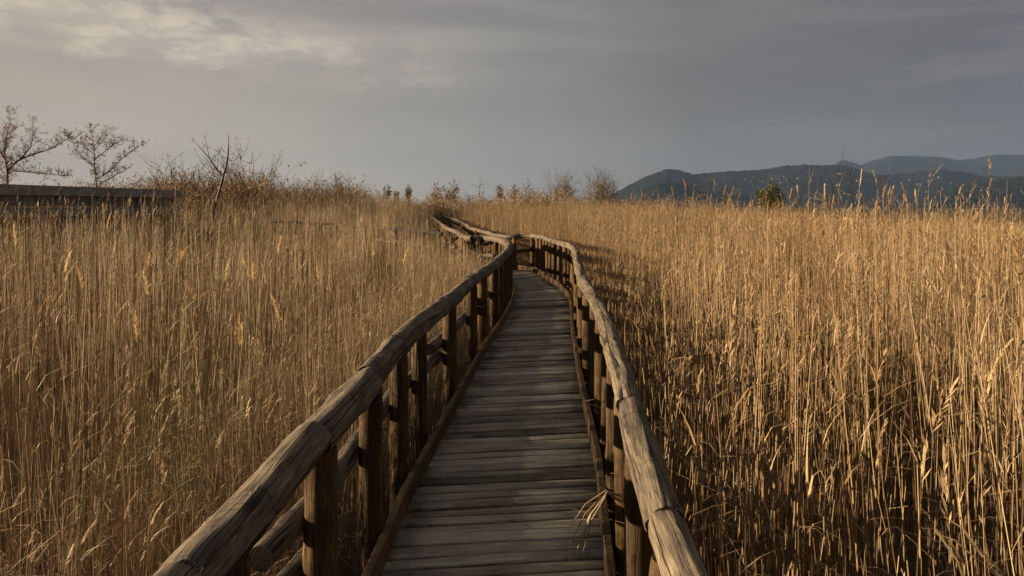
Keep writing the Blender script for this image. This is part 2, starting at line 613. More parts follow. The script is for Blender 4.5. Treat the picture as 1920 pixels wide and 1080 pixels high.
hill_range("hills", [(1120, 388), (1145, 366), (1180, 347), (1215, 329), (1250, 317), (1275, 319), (1300, 327), (1330, 324), (1370, 321), (1410, 319),
                     (1440, 317), (1465, 311), (1500, 309), (1540, 310), (1580, 309), (1610, 318), (1640, 328), (1680, 326), (1730, 321), (1770, 318),
                     (1800, 322), (1840, 330), (1900, 331), (1990, 326), (2150, 335), (2300, 380)], 4200, 900, 1.0, 4.0)
hill_range("hills", [(1530, 388), (1555, 318), (1572, 303), (1584, 300), (1600, 304), (1615, 309), (1640, 299), (1670, 292), (1710, 291), (1760, 294),
                     (1800, 300), (1830, 296), (1870, 289), (1920, 290), (2000, 296), (2200, 320), (2400, 388)], 7000, 900, 5.0, 5.0)
hill_range("hills", [(1660, 400), (1700, 385), (1745, 366), (1790, 354), (1840, 345), (1890, 336), (1960, 330), (2100, 340), (2300, 395)], 2500, 420, 9.0, 3.0)
hill_range("hills", [(1170, 395), (1200, 356), (1235, 345), (1275, 344), (1310, 356), (1360, 368), (1500, 374), (1620, 378), (1750, 382), (1900, 395)], 2900, 300, 13.0, 3.0)

# villages: small houses scattered on the slopes
house_spots = [(1398, 337), (1412, 333), (1430, 341), (1447, 336), (1462, 343), (1470, 331), (1496, 335), (1512, 323), (1521, 339), (1633, 338), (1655, 341),
               (1668, 335), (1690, 344), (1705, 338), (1722, 346), (1741, 340), (1760, 333), (1783, 343), (1838, 358), (1885, 371)]
dg = None
VIL = []


def on_hill(px, py):
    """first hill surface along a sight line"""
    best = None
    dirv = P(px, py, 1.0) - Vector((0, 0, CZ))
    for o in [o for o in COL.objects if o.name.startswith("hills")]:
        hit, loc, nrm, idx = o.ray_cast(Vector((0, 0, CZ)), dirv.normalized())
        if hit and (best is None or loc.y < best.y):
            best = loc
    return best


bpy.context.view_layer.update()
ORD = ["first", "second", "third", "fourth", "fifth", "sixth", "seventh", "eighth", "ninth", "tenth", "eleventh", "twelfth", "thirteenth", "fourteenth", "fifteenth", "sixteenth", "seventeenth", "eighteenth"]
hill_tags = ["white house low on the dark near slope", "pale house on the near dark slope at the frame edge"]
for i, (px, py) in enumerate(house_spots):
    q = on_hill(px, py)
    if q is None:
        continue
    s = rng.uniform(3.0, 6.5) * q.y / 4200
    sx, sy, sz = s * rng.uniform(0.9, 1.5), s * 0.7, s * 0.5
    if i >= 18:
        lb, gp = hill_tags[i - 18], None
    else:
        lb, gp = ORD[i] + " pale house from the left among those scattered over the far wooded hillside", "hillside village houses"
    h = thing("house", (q.x, q.y - sy, q.z), lb, "house", gp, rng.uniform(-0.5, 0.5))
    mb = MB()
    mb.box((0, 0, sz - 3), sx, sy, sz + 3)
    mb.build("wall", M_WALL, h)
    mb = MB()
    o_ = 0.5
    zt = 2 * sz + 0.02
    mb.add([(-sx - o_, -sy - o_, zt), (sx + o_, -sy - o_, zt), (sx + o_, sy + o_, zt), (-sx - o_, sy + o_, zt), (-sx - o_, 0, zt + sy * 0.5), (sx + o_, 0, zt + sy * 0.5)],
           [(0, 1, 5, 4), (2, 3, 4, 5), (0, 4, 3), (1, 2, 5), (0, 3, 2, 1)])
    mb.build("roof", M_ROOF, h)

# ------------------------------------------------------------------ boardwalk geometry
Lpx = [(428, 1010, .96), (542, 868, .94), (615, 799, .93), (665, 750, .92), (702, 699, .91), (733, 660, .90), (776, 612, .89), (820, 582, .88), (860, 550, .87), (890, 522, .86),
       (915, 505, .85), (940, 486, .83), (955, 468, .80), (954, 459, .80), (945, 453, .80), (930, 448, .80), (905, 446, .80), (872, 446, .80), (859, 437, .84), (838, 428, .84), (822, 416, .84), (807, 405, .84)]
Rpx = [(1278, 1080, .96), (1228, 901, .95), (1183, 774, .93), (1153, 664, .92), (1143, 618, .90), (1112, 559, .88), (1093, 530, .87), (1086, 503, .85), (1077, 468, .80), (1060, 458, .78),
       (1040, 453, .78), (1005, 442, .78), (974, 442, .80), (945, 445, .84), (924, 440, .84), (905, 434, .84), (884, 428, .84), (863, 415, .84), (849, 410, .84), (830, 405, .84)]
Lp = [PD(*q) for q in Lpx]
Rp = [PD(*q) for q in Rpx]
Lp = [Vector((-0.90, -2.6, .93)), Vector((-0.86, -1.0, .93)), Vector((-0.85, 0.6, .935))] + Lp
Rp = [Vector((0.34, -2.6, .93)), Vector((0.37, -1.0, .93)), Vector((0.40, 0.4, .935))] + Rp
LP, RP = Path(Lp, 0.04), Path(Rp, 0.04)


def zr(path, s):
    return path.at(s).z


# matched stations along both rails (start, first bend, second bend, end)
lb = [0, LP.s_at_y(12.8), float(LP.s[np.argmin(np.abs(LP.p[:, 0] + 0.55) + np.abs(LP.p[:, 1] - 17.3))]), float(LP.s[np.argmin(np.linalg.norm(LP.p[:, :2] - np.array([-1.3, 18.2]), axis=1))]), LP.len]
rb = [0, RP.s_at_y(13.2), float(RP.s[np.argmin(np.linalg.norm(RP.p[:, :2] - np.array([0.62, 18.5]), axis=1))]), float(RP.s[np.argmin(np.linalg.norm(RP.p[:, :2] - np.array([-0.27, 19.2]), axis=1))]), RP.len]


def station(u):
    """u in 0..4 -> left rail point, right rail point"""
    i = min(3, int(u))
    f = u - i
    return LP.at(lb[i] + (lb[i + 1] - lb[i]) * f), RP.at(rb[i] + (rb[i + 1] - rb[i]) * f)


us, mids = [], []
for i in range(4):
    n = max(4, int((lb[i + 1] - lb[i] + rb[i + 1] - rb[i]) / 2 / 0.03))
    for k in range(n):
        u = i + k / n
        a, b = station(u)
        us.append(u)
        mids.append((a + b) / 2)
mid = np.array([tuple(m) for m in mids])
ms = np.concatenate([[0], np.cumsum(np.linalg.norm(np.diff(mid[:, :2], axis=0), axis=1))])
WALK = mid[::8, :2]

walk = thing("boardwalk", (0.2, 0, GZ), "long winding boardwalk of weathered grey cross planks with low kerb boards", "boardwalk")
W0 = Vector((0.2, 0, GZ))

INS = 0.115
deck = MB()
s = 0.0
pid = 0
while s < ms[-1] - 0.2:
    wd = rng.uniform(0.098, 0.128)
    gap = rng.uniform(0.012, 0.023)
    s0, s1 = s, s + wd - gap
    pr = []
    for q in (s0, s1):
        u = float(np.interp(q, ms, us))
        a, b = station(u)
        z = (a.z + b.z) / 2 - 0.94
        d = (b - a)
        d.z = 0
        wdt = d.length
        d.normalize()
        a2, b2 = a + d * (INS - 0.03), b - d * (INS - 0.03)
        a2.z = b2.z = z
        pr.append((a2, b2))
    (a0, b0), (a1, b1) = pr
    ov0, ov1 = rng.uniform(-0.02, 0.015), rng.uniform(-0.02, 0.015)
    dz0, dz1 = rng.uniform(-0.007, 0.007), rng.uniform(-0.007, 0.007)
    tl = rng.uniform(-0.003, 0.003)
    ax = (b0 - a0).normalized()
    th, ch = 0.034, 0.006
    tint = min(1, max(0, rng.gauss(0.5, 0.3)))
    vs, wc = [], []
    nseg = 5
    for k in range(nseg + 1):
        f = k / nseg
        fr = a0.lerp(b0, f) + ax * (ov0 * (1 - f) + ov1 * f)
        bk = a1.lerp(b1, f) + ax * (ov0 * (1 - f) + ov1 * f)
        zz = dz0 * (1 - f) + dz1 * f + 0.002 * math.sin(f * 5 + pid)
        fd = (bk - fr)
        fl = max(fd.length, 0.02)
        fd = fd.normalized()
        prof = [(0, -th), (0, -ch), (ch, 0), (fl / 2, 0.002), (fl - ch, 0), (fl, -ch), (fl, -th)]
        for (o, h) in prof:
            q = fr + fd * o
            vs.append((q.x - W0.x, q.y, q.z + h + zz + (tl if o > fl / 2 else -tl) - GZ))
            wc.append((f, o, pid * 0.37))
    n = 7
    fs = []
    for k in range(nseg):
        for j in range(n):
            j2 = (j + 1) % n
            fs.append((k * n + j, (k + 1) * n + j, (k + 1) * n + j2, k * n + j2))
    fs.append(tuple(range(n)))
    fs.append(tuple(nseg * n + j for j in range(n))[::-1])
    deck.add(vs, fs, tint, wc)
    s += wd
    pid += 1
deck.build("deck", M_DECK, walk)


def edge_point(u, side, ins):
    a, b = station(u)
    d = b - a
    d.z = 0
    d.normalize()
    q = (a + d * ins) if side < 0 else (b - d * ins)
    q.z = (a.z + b.z) / 2 - 0.94
    return q


def strip(mb, pts, hw, z0, z1, tint, sd_):
    """a board on edge along pts"""
    vs, wc = [], []
    sacc = 0
    for i, q in enumerate(pts):
        t = (pts[min(i + 1, len(pts) - 1)] - pts[max(i - 1, 0)])
        t.z = 0
        t.normalize()
        nrm = Vector((t.y, -t.x, 0))
        if i:
            sacc += (q - pts[i - 1]).length
        for (o, h) in ((-hw, z0), (-hw, z1 - .006), (-hw + .006, z1), (hw - .006, z1), (hw, z1 - .006), (hw, z0)):
            w = q + nrm * o
            vs.append((w.x - W0.x, w.y, w.z + h - GZ))
            wc.append((sacc + sd_ * 3.1, h + sd_, o))
    n = 6
    fs = []
    for i in range(len(pts) - 1):
        for j in range(n):
            j2 = (j + 1) % n
            fs.append((i * n + j, i * n + j2, (i + 1) * n + j2, (i + 1) * n + j))
    fs.append(tuple(range(n))[::-1])
    fs.append(tuple((len(pts) - 1) * n + j for j in range(n)))
    mb.add(vs, fs, tint, wc)


for side in (-1, 1):
    s = 0.3
    k = 0
    while s < ms[-1] - 0.5:
        ln = rng.uniform(1.8, 2.5) if s < 13 else rng.uniform(1.0, 1.7) if s < 28 else rng.uniform(2.5, 3.5)
        e = min(s + ln, ms[-1] - 0.2)
        ea, eb = (edge_point(float(np.interp(q, ms, us)), side, INS - 0.02) for q in (s, e - 0.012))
        pts = [ea.lerp(eb, f) for f in np.linspace(0, 1, max(3, int((e - s) / 0.3)))]
        mb = MB()
        strip(mb, pts, 0.022, 0.006 + rng.uniform(0, .01), 0.135 + rng.uniform(-0.012, 0.012), rng.uniform(0.2, 0.9), k * 1.3 + side)
        mb.build("kerb_board", M_KERB, walk)
        s = e
        k += 1
    # bearer below the planks
    pts = [edge_point(float(np.interp(q, ms, us)), side, INS + 0.05) for q in np.linspace(0.2, ms[-1] - 0.3, 220)]
    mb = MB()
    strip(mb, pts, 0.04, -0.19, -0.042, 0.4, 7.0)
    mb.build("bearer", M_KERB, walk)


# ------------------------------------------------------------------ log railings
def railing(name, label, path, out_sign, post_s, near_y, seed, mid_logs, rail_r=0.062, mat=None, breaks=()):
    base = path.at(0)
    base.z = GZ
    root = thing(name, base, label, "railing")
    off = lambda q: Vector(q) - base
    rr = random.Random(seed)
    # handrail logs, butted end to end
    s, k = 0.0, 0
    while s < path.len - 0.3:
        ln = rr.uniform(1.5, 2.4)
        e = min(s + ln, path.len)
        if k < len(breaks):
            e = breaks[k]
        if path.len - e < 0.8:
            e = path.len
        yv = path.at((s + e) / 2).y
        near = yv < near_y
        n = max(3, int((e - s) / 0.25))
        pts = [off(path.at(q)) for q in np.linspace(s + 0.002, e - 0.002, n)]
        pts = [p_.lerp(pts[0].lerp(pts[-1], i_ / (n - 1)), 0.6 if near else 0.3) for i_, p_ in enumerate(pts)]
        kf = []
        if near:
            q = rr.uniform(0.3, 0.5)
            while q < e - s - 0.2:
                kf.append(q)
                q += rr.uniform(0.38, 0.62)
        mb = MB()
        log_mesh(mb, pts, rail_r * rr.uniform(0.975, 1.03), seed * 10 + k, sides=40 if near else 12, step=0.02 if near else 0.12, rough=0.13, kerfs=kf,
                 taper=rr.uniform(-0.06, 0.06), tint=rr.uniform(0.35, 0.75), bend=0.012 if near else 0.02)
        mb.build("handrail", mat or M_RAIL, root, smooth=True)
        s = e
        k += 1
    # posts
    for i, ps in enumerate(post_s):
        q = path.at(ps)
        near = q.y < near_y
        t = path.tan(ps)
        lean = Vector((rr.gauss(0, 0.018), rr.gauss(0, 0.022), 0))
        top = Vector((q.x, q.y, q.z - rail_r * 0.75))
        bot = Vector((q.x, q.y, GZ - 0.1)) + lean
        mb = MB()
        log_mesh(mb, [off(bot), off(bot.lerp(top, .35)), off(bot.lerp(top, .7)), off(top)], rr.uniform(0.054, 0.068) if out_sign < 0 else rr.uniform(0.048, 0.062), seed * 50 + i, sides=24 if near else 10, step=0.035 if near else 0.3, rough=0.05,
                 tint=rr.uniform(0.2, 0.85), bend=0.008)
        mb.build("post", M_POST, root, smooth=True)
    # mid rails on the outer face of the posts
    for i, (s0, z0, s1, z1) in enumerate(mid_logs):
        pts = []
        for q in np.linspace(s0, s1, 7):
            c = path.at(q)
            t = path.tan(q)
            nrm = Vector((t.y, -t.x, 0)).normalized() * out_sign
            f = (q - s0) / (s1 - s0)
            zz = c.z - 0.94 + z0 + (z1 - z0) * f
            pp = c + nrm * 0.108
            pts.append(off((pp.x, pp.y, zz)))
        near = path.at(s0).y < near_y
        mb = MB()
        log_mesh(mb, pts, rr.uniform(0.048, 0.054), seed * 90 + i, sides=24 if near else 10, step=0.03 if near else 0.2, rough=0.07, tint=rr.uniform(0.15, 0.6))
        mb.build("mid_rail", M_RAIL, root, smooth=True)
    return root


def spaced(path, s0, s1, lo, hi, seed):
    r_ = random.Random(seed)
    o, s = [], s0
    while s < s1:
        o.append(s)
        s += r_.uniform(lo, hi)
    return o


def s_for_px(path, px, y0, y1):
    """arc length where the rail crosses a photo column between two distances"""
    m = (path.p[:, 1] > y0) & (path.p[:, 1] < y1)
    col = 960 + path.p[:, 0] / path.p[:, 1].clip(0.1) * F
    col[~m] = 1e9
    return float(path.s[np.argmin(np.abs(col - px))])


lposts = [LP.s_at_y(-2.3), LP.s_at_y(-1.5), LP.s_at_y(-0.6), LP.s_at_y(0.3), LP.s_at_y(1.15)] + [s_for_px(LP, c, 1.6, 12) for c in (432, 602, 697, 746, 786, 842, 884, 905, 926)] \
    + spaced(LP, LP.s_at_y(10.6), LP.s_at_y(24), 0.55, 0.8, 5)
lposts += spaced(LP, lposts[-1] + 0.8, LP.len - 0.2, 0.85, 1.05, 6)
rposts = [RP.s_at_y(v) for v in (-2.2, -1.4, -0.5, 0.4, 1.25, 1.95, 2.75, 3.5, 4.2, 4.95, 5.7, 6.4, 7.1, 7.85, 8.6, 9.3, 10.1, 10.8)] + spaced(RP, RP.s_at_y(11.5), RP.s_at_y(22), 0.52, 0.62, 8)
rposts += spaced(RP, rposts[-1] + 0.8, RP.len - 0.2, 0.85, 1.05, 9)


def mids_for(path, first, seed, z_hi=.58, z_lo=.42):
    r_ = random.Random(seed)
    o = list(first)
    s = o[-1][2] - 0.35
    while s < path.len - 2.5:
        ln = r_.uniform(2.4, 3.6)
        o.append((s, z_hi + r_.uniform(-.03, .03), s + ln, z_lo + r_.uniform(-.03, .03)))
        s += ln - 0.3
    return o


lm0 = LP.s_at_y(2.5)
lm1 = LP.s_at_y(6.0)
lmids = mids_for(LP, [(LP.s_at_y(-2.4), .56, LP.s_at_y(0.4), .48), (LP.s_at_y(0.1), .58, LP.s_at_y(2.98), .34), (lm0, .585, LP.s_at_y(6.4), .42), (lm1, .565, LP.s_at_y(9.0), .46)], 21)
rmids = mids_for(RP, [(RP.s_at_y(-2.4), .5, RP.s_at_y(0.9), .44), (RP.s_at_y(0.5), .55, RP.s_at_y(3.4), .45), (RP.s_at_y(3.1), .54, RP.s_at_y(6.2), .44)], 22)
railing("log_railing", "rustic log railing on the boardwalk's left side, dark shaded faces with thin sunlit rim", LP, -1, lposts, 13, 3, lmids, 0.074, None, [LP.s_at_y(0.2), LP.s_at_y(1.72)] + [s_for_px(LP, c, 1.7, 12) for c in (585, 690, 742, 835, 882, 930)])
railing("log_railing", "sunlit rustic log railing with pale cracked handrail along the boardwalk's right side", RP, 1, rposts, 13, 4, rmids, 0.060, None, [RP.s_at_y(v) for v in (0.5, 2.05, 3.15, 4.4, 6.3, 7.9, 9.6, 11.6, 13.2)])

# two low walkway railings far off in the marsh
BL = Path([P(829, 438, 20.5), P(760, 431, 22.5), P(690, 425, 25), P(564, 418, 28), P(470, 414, 30)], 0.3)
railing("log_railing", "thin dark railing of the side path crossing the reeds towards the timber hide", BL, -1, spaced(BL, 0.2, BL.len, 1.0, 1.2, 31), 0, 5, [(0.2, .5, BL.len - .2, .5)], 0.05, M_NEARBLACK)
BR = Path([P(838, 405.5, 62), P(900, 407, 57), P(960, 409, 53), P(1005, 411, 49)], 0.3)
railing("log_railing", "distant thin railing line crossing the marsh beyond the bend", BR, 1, spaced(BR, 0.2, BR.len, 1.3, 1.6, 33), 0, 6, [(0.2, .5, BR.len - .2, .5)], 0.05, M_NEARBLACK)

# ------------------------------------------------------------------ timber bird hide on the left
A = P(0, 345, 21.0)
B = P(333, 357, 28.6)
hd = (B - A)
hd.z = 0
hd.normalize()
A = A - hd * 3.0
hl = (Vector((B.x, B.y, 0)) - Vector((A.x, A.y, 0))).length
hz = math.atan2(hd.y, hd.x)
ztop = (P(0, 345, 21).z + B.z) / 2
hide = thing("bird_hide", (A.x, A.y, GZ), "long low dark timber bird hide with flat board roof half sunk in the reeds", "hide", None, hz)
dep = 2.4                       # depth away from us (local +y)
mb = MB()
H = ztop - GZ
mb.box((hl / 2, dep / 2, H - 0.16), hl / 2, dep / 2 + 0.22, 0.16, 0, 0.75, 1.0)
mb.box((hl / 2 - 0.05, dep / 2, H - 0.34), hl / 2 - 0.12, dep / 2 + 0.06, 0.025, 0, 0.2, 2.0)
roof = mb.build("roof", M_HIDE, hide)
mb = MB()
nb = 9
hw_ = (H - 0.36) / nb
for k in range(nb):
    if k == 6:
        continue
    mb.box((hl / 2 - 0.1, 0.03 + 0.004 * (k % 2), hw_ * (k + .5)), hl / 2 - 0.16, 0.02, hw_ / 2 - 0.006, 0, rng.uniform(0.2, 0.7), k * 1.7)
    mb.box((hl / 2 - 0.1, dep - 0.03, hw_ * (k + .5)), hl / 2 - 0.16, 0.02, hw_ / 2 - 0.006, 0, rng.uniform(0.2, 0.7), k * 1.9)
for xx in (0.1, hl - 0.28):
    mb.box((xx, dep / 2, (H - 0.36) / 2), 0.02, dep / 2 - 0.08, (H - 0.37) / 2, 0, 0.4, 3.0)
mb.build("wall", M_HIDE, hide)
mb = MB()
mb.box((hl / 2 - 0.1, dep / 2, hw_ * 6.5), hl / 2 - 0.24, dep / 2 - 0.12, hw_ / 2, 0, 0.5)  # near-black block stands in for the shade inside the open slot
mb.build("slot_shade", M_DARK, hide)
for xx in np.linspace(0.15, hl - 0.12, 6):
    mb = MB()
    mb.box((float(xx), -0.03, (H - 0.37) / 2), 0.06, 0.055, (H - 0.37) / 2, 0, rng.uniform(.4, .8), float(xx))
    mb.build("post", M_HIDE, hide)


# ------------------------------------------------------------------ reeds
def add_blade(mb, p0, az, length, width, rise, droop, tint, segs=3):
    """a dry leaf blade leaving the stem at p0"""
    d = Vector((math.cos(az), math.sin(az), 0))
    sd_ = Vector((-d.y, d.x, 0))
    vs = []
    p = Vector(p0)
    ang = rise
    for i in range(segs + 1):
        f = i / segs
        w = width * (1 - f ** 1.5) * 0.5 + 0.0004
        vs += [p - sd_ * w, p + sd_ * w]
        step = (d * math.cos(ang) + Vector((0, 0, math.sin(ang)))) * (length / segs)
        p = p + step
        ang -= droop / segs
    fs = [(2 * i, 2 * i + 1, 2 * i + 3, 2 * i + 2) for i in range(segs)]
    mb.add(vs, fs, tint)


def add_plume(mb, p0, axis, length, width, az, r_, n=14, tint0=0.55, nod=0.4):
    """a feathery one-sided seed head"""
    d = Vector((math.cos(az), math.sin(az), 0))
    ax = axis.normalized()
    p = Vector(p0)
    spine = []
    for i in range(8):
        spine.append(p.copy())
        ax = (ax + d * nod / 8 - Vector((0, 0, 1)) * nod * 0.05 * i / 8).normalized()
        p = p + ax * (length / 7)
    for i in range(n):
        f = i / (n - 1)
        k = min(6, int(f * 7))
        q = spine[k].lerp(spine[k + 1], f * 7 - k if k < 7 else 0)
        env = math.sin(math.pi * (0.12 + 0.88 * f) ** 0.8) + 0.15
        a2 = az + r_.gauss(0, 1.1)
        out = Vector((math.cos(a2), math.sin(a2), 0)) * (width * env * r_.uniform(.5, 1.1)) + (spine[k + 1] - spine[k]).normalized() * width * r_.uniform(.7, 1.6)
        w = Vector((-out.y, out.x, 0)).normalized() * width * 0.11 if out.xy.length > 1e-5 else Vector((width * .2, 0, 0))
        e = q + out
        m_ = q + out * 0.5
        mb.add([q, m_ - w, e, m_ + w], [(0, 1, 2, 3)], min(1, max(0, tint0 + r_.gauss(0, .14))))
    return spine


def clump(seed, nst, rad, plume_p, leafy, mat, broken=0.08, hbase=1.0):
    """a tuft of reed stems about 1 unit tall (scaled when planted)"""
    r_ = random.Random(seed)
    mb = MB()
    for i in range(nst):
        rr = rad * math.sqrt(r_.random())
        an = r_.uniform(0, 6.283)
        b = Vector((rr * math.cos(an), rr * math.sin(an), 0))
        h = 2.2 * max(0.45, r_.gauss(0.92, 0.115)) * hbase
        tint = r_.random()
        if r_.random() < broken:
            # snapped stem hanging over
            hb = h * r_.uniform(.3, .75)
            la = r_.uniform(0, 6.283)
            top = b + Vector((r_.gauss(0, .05), r_.gauss(0, .05), hb))
            e = top + Vector((math.cos(la), math.sin(la), r_.uniform(-.9, .5))) * r_.uniform(.2, .7)
            mb.prism([b, top, e], [0.0035, 0.003, 0.0015], 3, tint)
            continue
        lean = Vector((r_.gauss(0, 0.035), r_.gauss(0, 0.035), 0)) * h
        if r_.random() < 0.12:
            lean *= 2.2
        cur = Vector((r_.gauss(0, 0.02), r_.gauss(0, 0.02), 0)) * h
        r0 = r_.uniform(0.0018, 0.0033)
        pts = [b + lean * f + cur * f * f * f + Vector((0, 0, h * f)) for f in (0, .35, .7, 1.0)]
        mb.prism(pts, [r0, r0 * .9, r0 * .72, r0 * .3], 3, tint)
        nl = r_.choice((0, 0, 1, 1, 1)) if leafy < 0 else r_.choice((0, 1, 1, 2, 2)) if leafy < 1 else r_.choice((2, 3, 4))
        for k in range(nl):
            f = r_.uniform(.5, 1.0) ** 0.6
            q = b + lean * f + cur * f ** 3 + Vector((0, 0, h * f))
            add_blade(mb, q, r_.uniform(0, 6.283), r_.uniform(.12, .32), r_.uniform(.0035, .0075), r_.uniform(.3, 1.3), r_.uniform(.4, 2.6), min(1, max(0, tint + r_.gauss(0, .15))))
        if r_.random() < plume_p:
            ax = (pts[3] - pts[2])
            add_plume(mb, pts[3], ax, r_.uniform(.10, .22), r_.uniform(.016, .030), r_.uniform(0, 6.283), r_, 18, r_.uniform(.3, .9), r_.uniform(.2, 1.0))
    return mb.build("reed_tuft", mat, link=False)


def sedge(seed, mat, n=26, h=0.9):
    r_ = random.Random(seed)
    mb = MB()
    for i in range(n):
        an = r_.uniform(0, 6.283)
        b = Vector((math.cos(an), math.sin(an), 0)) * 0.22 * math.sqrt(r_.random())
        add_blade(mb, b, r_.uniform(0, 6.283), h * r_.uniform(.6, 1.3), r_.uniform(.004, .008), r_.uniform(1.15, 1.5), r_.uniform(.2, 1.2), r_.random(), 4)
    return mb.build("sedge_tuft", mat, link=False)


def collection(name, obs):
    c = bpy.data.collections.new(name)      # never linked to the scene: only a source for planting
    for o in obs:
        c.objects.link(o)
    return c


def planting_group(name, coll):
    ng = bpy.data.node_groups.new(name, 'GeometryNodeTree')
    ng.interface.new_socket("Geometry", in_out='INPUT', socket_type='NodeSocketGeometry')
    ng.interface.new_socket("Geometry", in_out='OUTPUT', socket_type='NodeSocketGeometry')
    gi = ng.nodes.new('NodeGroupInput')
    go = ng.nodes.new('NodeGroupOutput')
    ip = ng.nodes.new('GeometryNodeInstanceOnPoints')
    ci = ng.nodes.new('GeometryNodeCollectionInfo')
    ci.inputs['Collection'].default_value = coll
    ci.inputs['Separate Children'].default_value = True
    ci.inputs['Reset Children'].default_value = True
    ip.inputs['Pick Instance'].default_value = True

    def na(nm, dt):
        nd = ng.nodes.new('GeometryNodeInputNamedAttribute')
        nd.data_type = dt
        nd.inputs['Name'].default_value = nm
        return nd.outputs[0]
    l = ng.links
    l.new(gi.outputs[0], ip.inputs['Points'])
    l.new(ci.outputs[0], ip.inputs['Instance'])
    l.new(na("idx", 'INT'), ip.inputs['Instance Index'])
    l.new(na("rot", 'FLOAT_VECTOR'), ip.inputs['Rotation'])
    l.new(na("scl", 'FLOAT_VECTOR'), ip.inputs['Scale'])
    l.new(ip.outputs[0], go.inputs[0])
    return ng


def plant(name, pts, idx, rot, scl, coll, mat):
    me = bpy.data.meshes.new(name)
    me.from_pydata(pts.tolist(), [], [])
    me.materials.append(mat)
    a = me.attributes.new("idx", 'INT', 'POINT')
    a.data.foreach_set("value", idx.astype(np.int32))
    a = me.attributes.new("rot", 'FLOAT_VECTOR', 'POINT')
    a.data.foreach_set("vector", rot.astype(np.float32).ravel())
    a = me.attributes.new("scl", 'FLOAT_VECTOR', 'POINT')
    a.data.foreach_set("vector", scl.astype(np.float32).ravel())
    ob = bpy.data.objects.new(name, me)
    COL.objects.link(ob)
    md = ob.modifiers.new("planting", 'NODES')
    md.node_group = planting_group(name + "_planting", coll)
    return tag(ob, kind='stuff')


def lattice(x0, x1, y0, y1, sp):
    gx, gy = np.meshgrid(np.arange(x0, x1, sp), np.arange(y0, y1, sp))
    p = np.stack([gx.ravel(), gy.ravel()], 1)
    return p + nrng.uniform(-0.5 * sp, 0.5 * sp, p.shape)


def walk_dist(p):
    out = np.full(len(p), 1e9)
    for i in range(0, len(WALK), 40):
        d = np.linalg.norm(p[:, None, :] - WALK[None, i:i + 40, :], axis=2).min(1)
        out = np.minimum(out, d)
    return out


def vnoise(p, scale, seed):
    return np.array([mnoise.noise(Vector((q[0] * scale, q[1] * scale, seed))) for q in p])


def is_left(p):
    """left of the walk?"""
    ycl = np.clip(p[:, 1], -2.5, 62)
    cx = np.interp(ycl, WALK[:, 1], WALK[:, 0])
    return p[:, 0] < cx


def in_hide(p):
    c, s_ = math.cos(-hz), math.sin(-hz)
    dx, dy = p[:, 0] - A.x, p[:, 1] - A.y
    lx, ly = dx * c - dy * s_, dx * s_ + dy * c
    return (lx > -0.2) & (lx < hl + 0.3) & (ly > -0.45) & (ly < dep + 0.4)


NV = 16
reedsL = collection("reed_sources_brown", [clump(100 + i, 17, 0.37, 0.09, -1, M_REED_L, 0.16) for i in range(NV)])
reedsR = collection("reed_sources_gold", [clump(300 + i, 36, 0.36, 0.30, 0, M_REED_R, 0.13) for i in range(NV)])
sedges = collection("sedge_sources", [sedge(500 + i, M_GREEN) for i in range(5)])

near = lattice(-30, 30, -3, 24, 0.47)
far = lattice(-75, 62, 24, 72, 0.62)
allp = np.concatenate([near, far])
frust = np.abs(allp[:, 0]) < np.maximum(allp[:, 1], 0) * 0.80 + 7.0
allp = allp[frust]
wd_ = walk_dist(allp)
left = is_left(allp)
margin = np.where(left, 1.12, 1.02)
ok = (wd_ > margin) & ~in_hide(allp)
allp, wd_, left = allp[ok], wd_[ok], left[ok]
# some thin spots
n0 = vnoise(allp, 0.55, 3.0)
hz_zone = (allp[:, 0] < -9) & (allp[:, 1] > 15) & (allp[:, 1] < 29) & left
keep = nrng.uniform(0, 1, len(allp)) < np.where(n0 < -0.28, 0.55, 1.0) * np.where(hz_zone, 0.75, 1.0)
allp, wd_, left = allp[keep], wd_[keep], left[keep]
n1 = vnoise(allp, 0.22, 1.0)
n2 = vnoise(allp, 0.9, 2.0)
X, Y = allp[:, 0], allp[:, 1]
n5 = nrng.normal(0, 0.07, len(allp))
topL = 1.42 + 0.15 * n1 + 0.20 * n2 + n5 + np.clip((Y - 20) / 22, 0, 1) * np.where(X < -5, 0.85, 0.35) + 0.24 * ((X < -8) & (Y > 12) & (Y < 31))
topR = 1.55 + 0.13 * n1 + 0.13 * n2 + n5 * .8 - 0.042 * np.clip(X - 6, 0, 40) + 0.20 * np.clip((Y - 14) / 20, 0, 1) * np.clip(1 - X / 22, 0, 1)
top = np.where(left, topL, topR)
edge = np.clip((wd_ - 1.0) / np.where(left, 2.2, 1.3), 0, 1)
top = top - np.where(left, 0.55, 0.38) * (1 - edge)
sz = (top - GZ) / 2.2
sxy = nrng.uniform(0.9, 1.15, len(allp)) * np.where(Y > 24, 1.25, 1.0)
rot = np.stack([nrng.normal(0, 0.03, len(allp)), nrng.normal(0, 0.03, len(allp)), nrng.uniform(0, 6.283, len(allp))], 1)
scl = np.stack([sxy, sxy, sz], 1)
pts = np.stack([X, Y, np.full(len(X), GZ)], 1)
idx = nrng.integers(0, NV, len(allp))
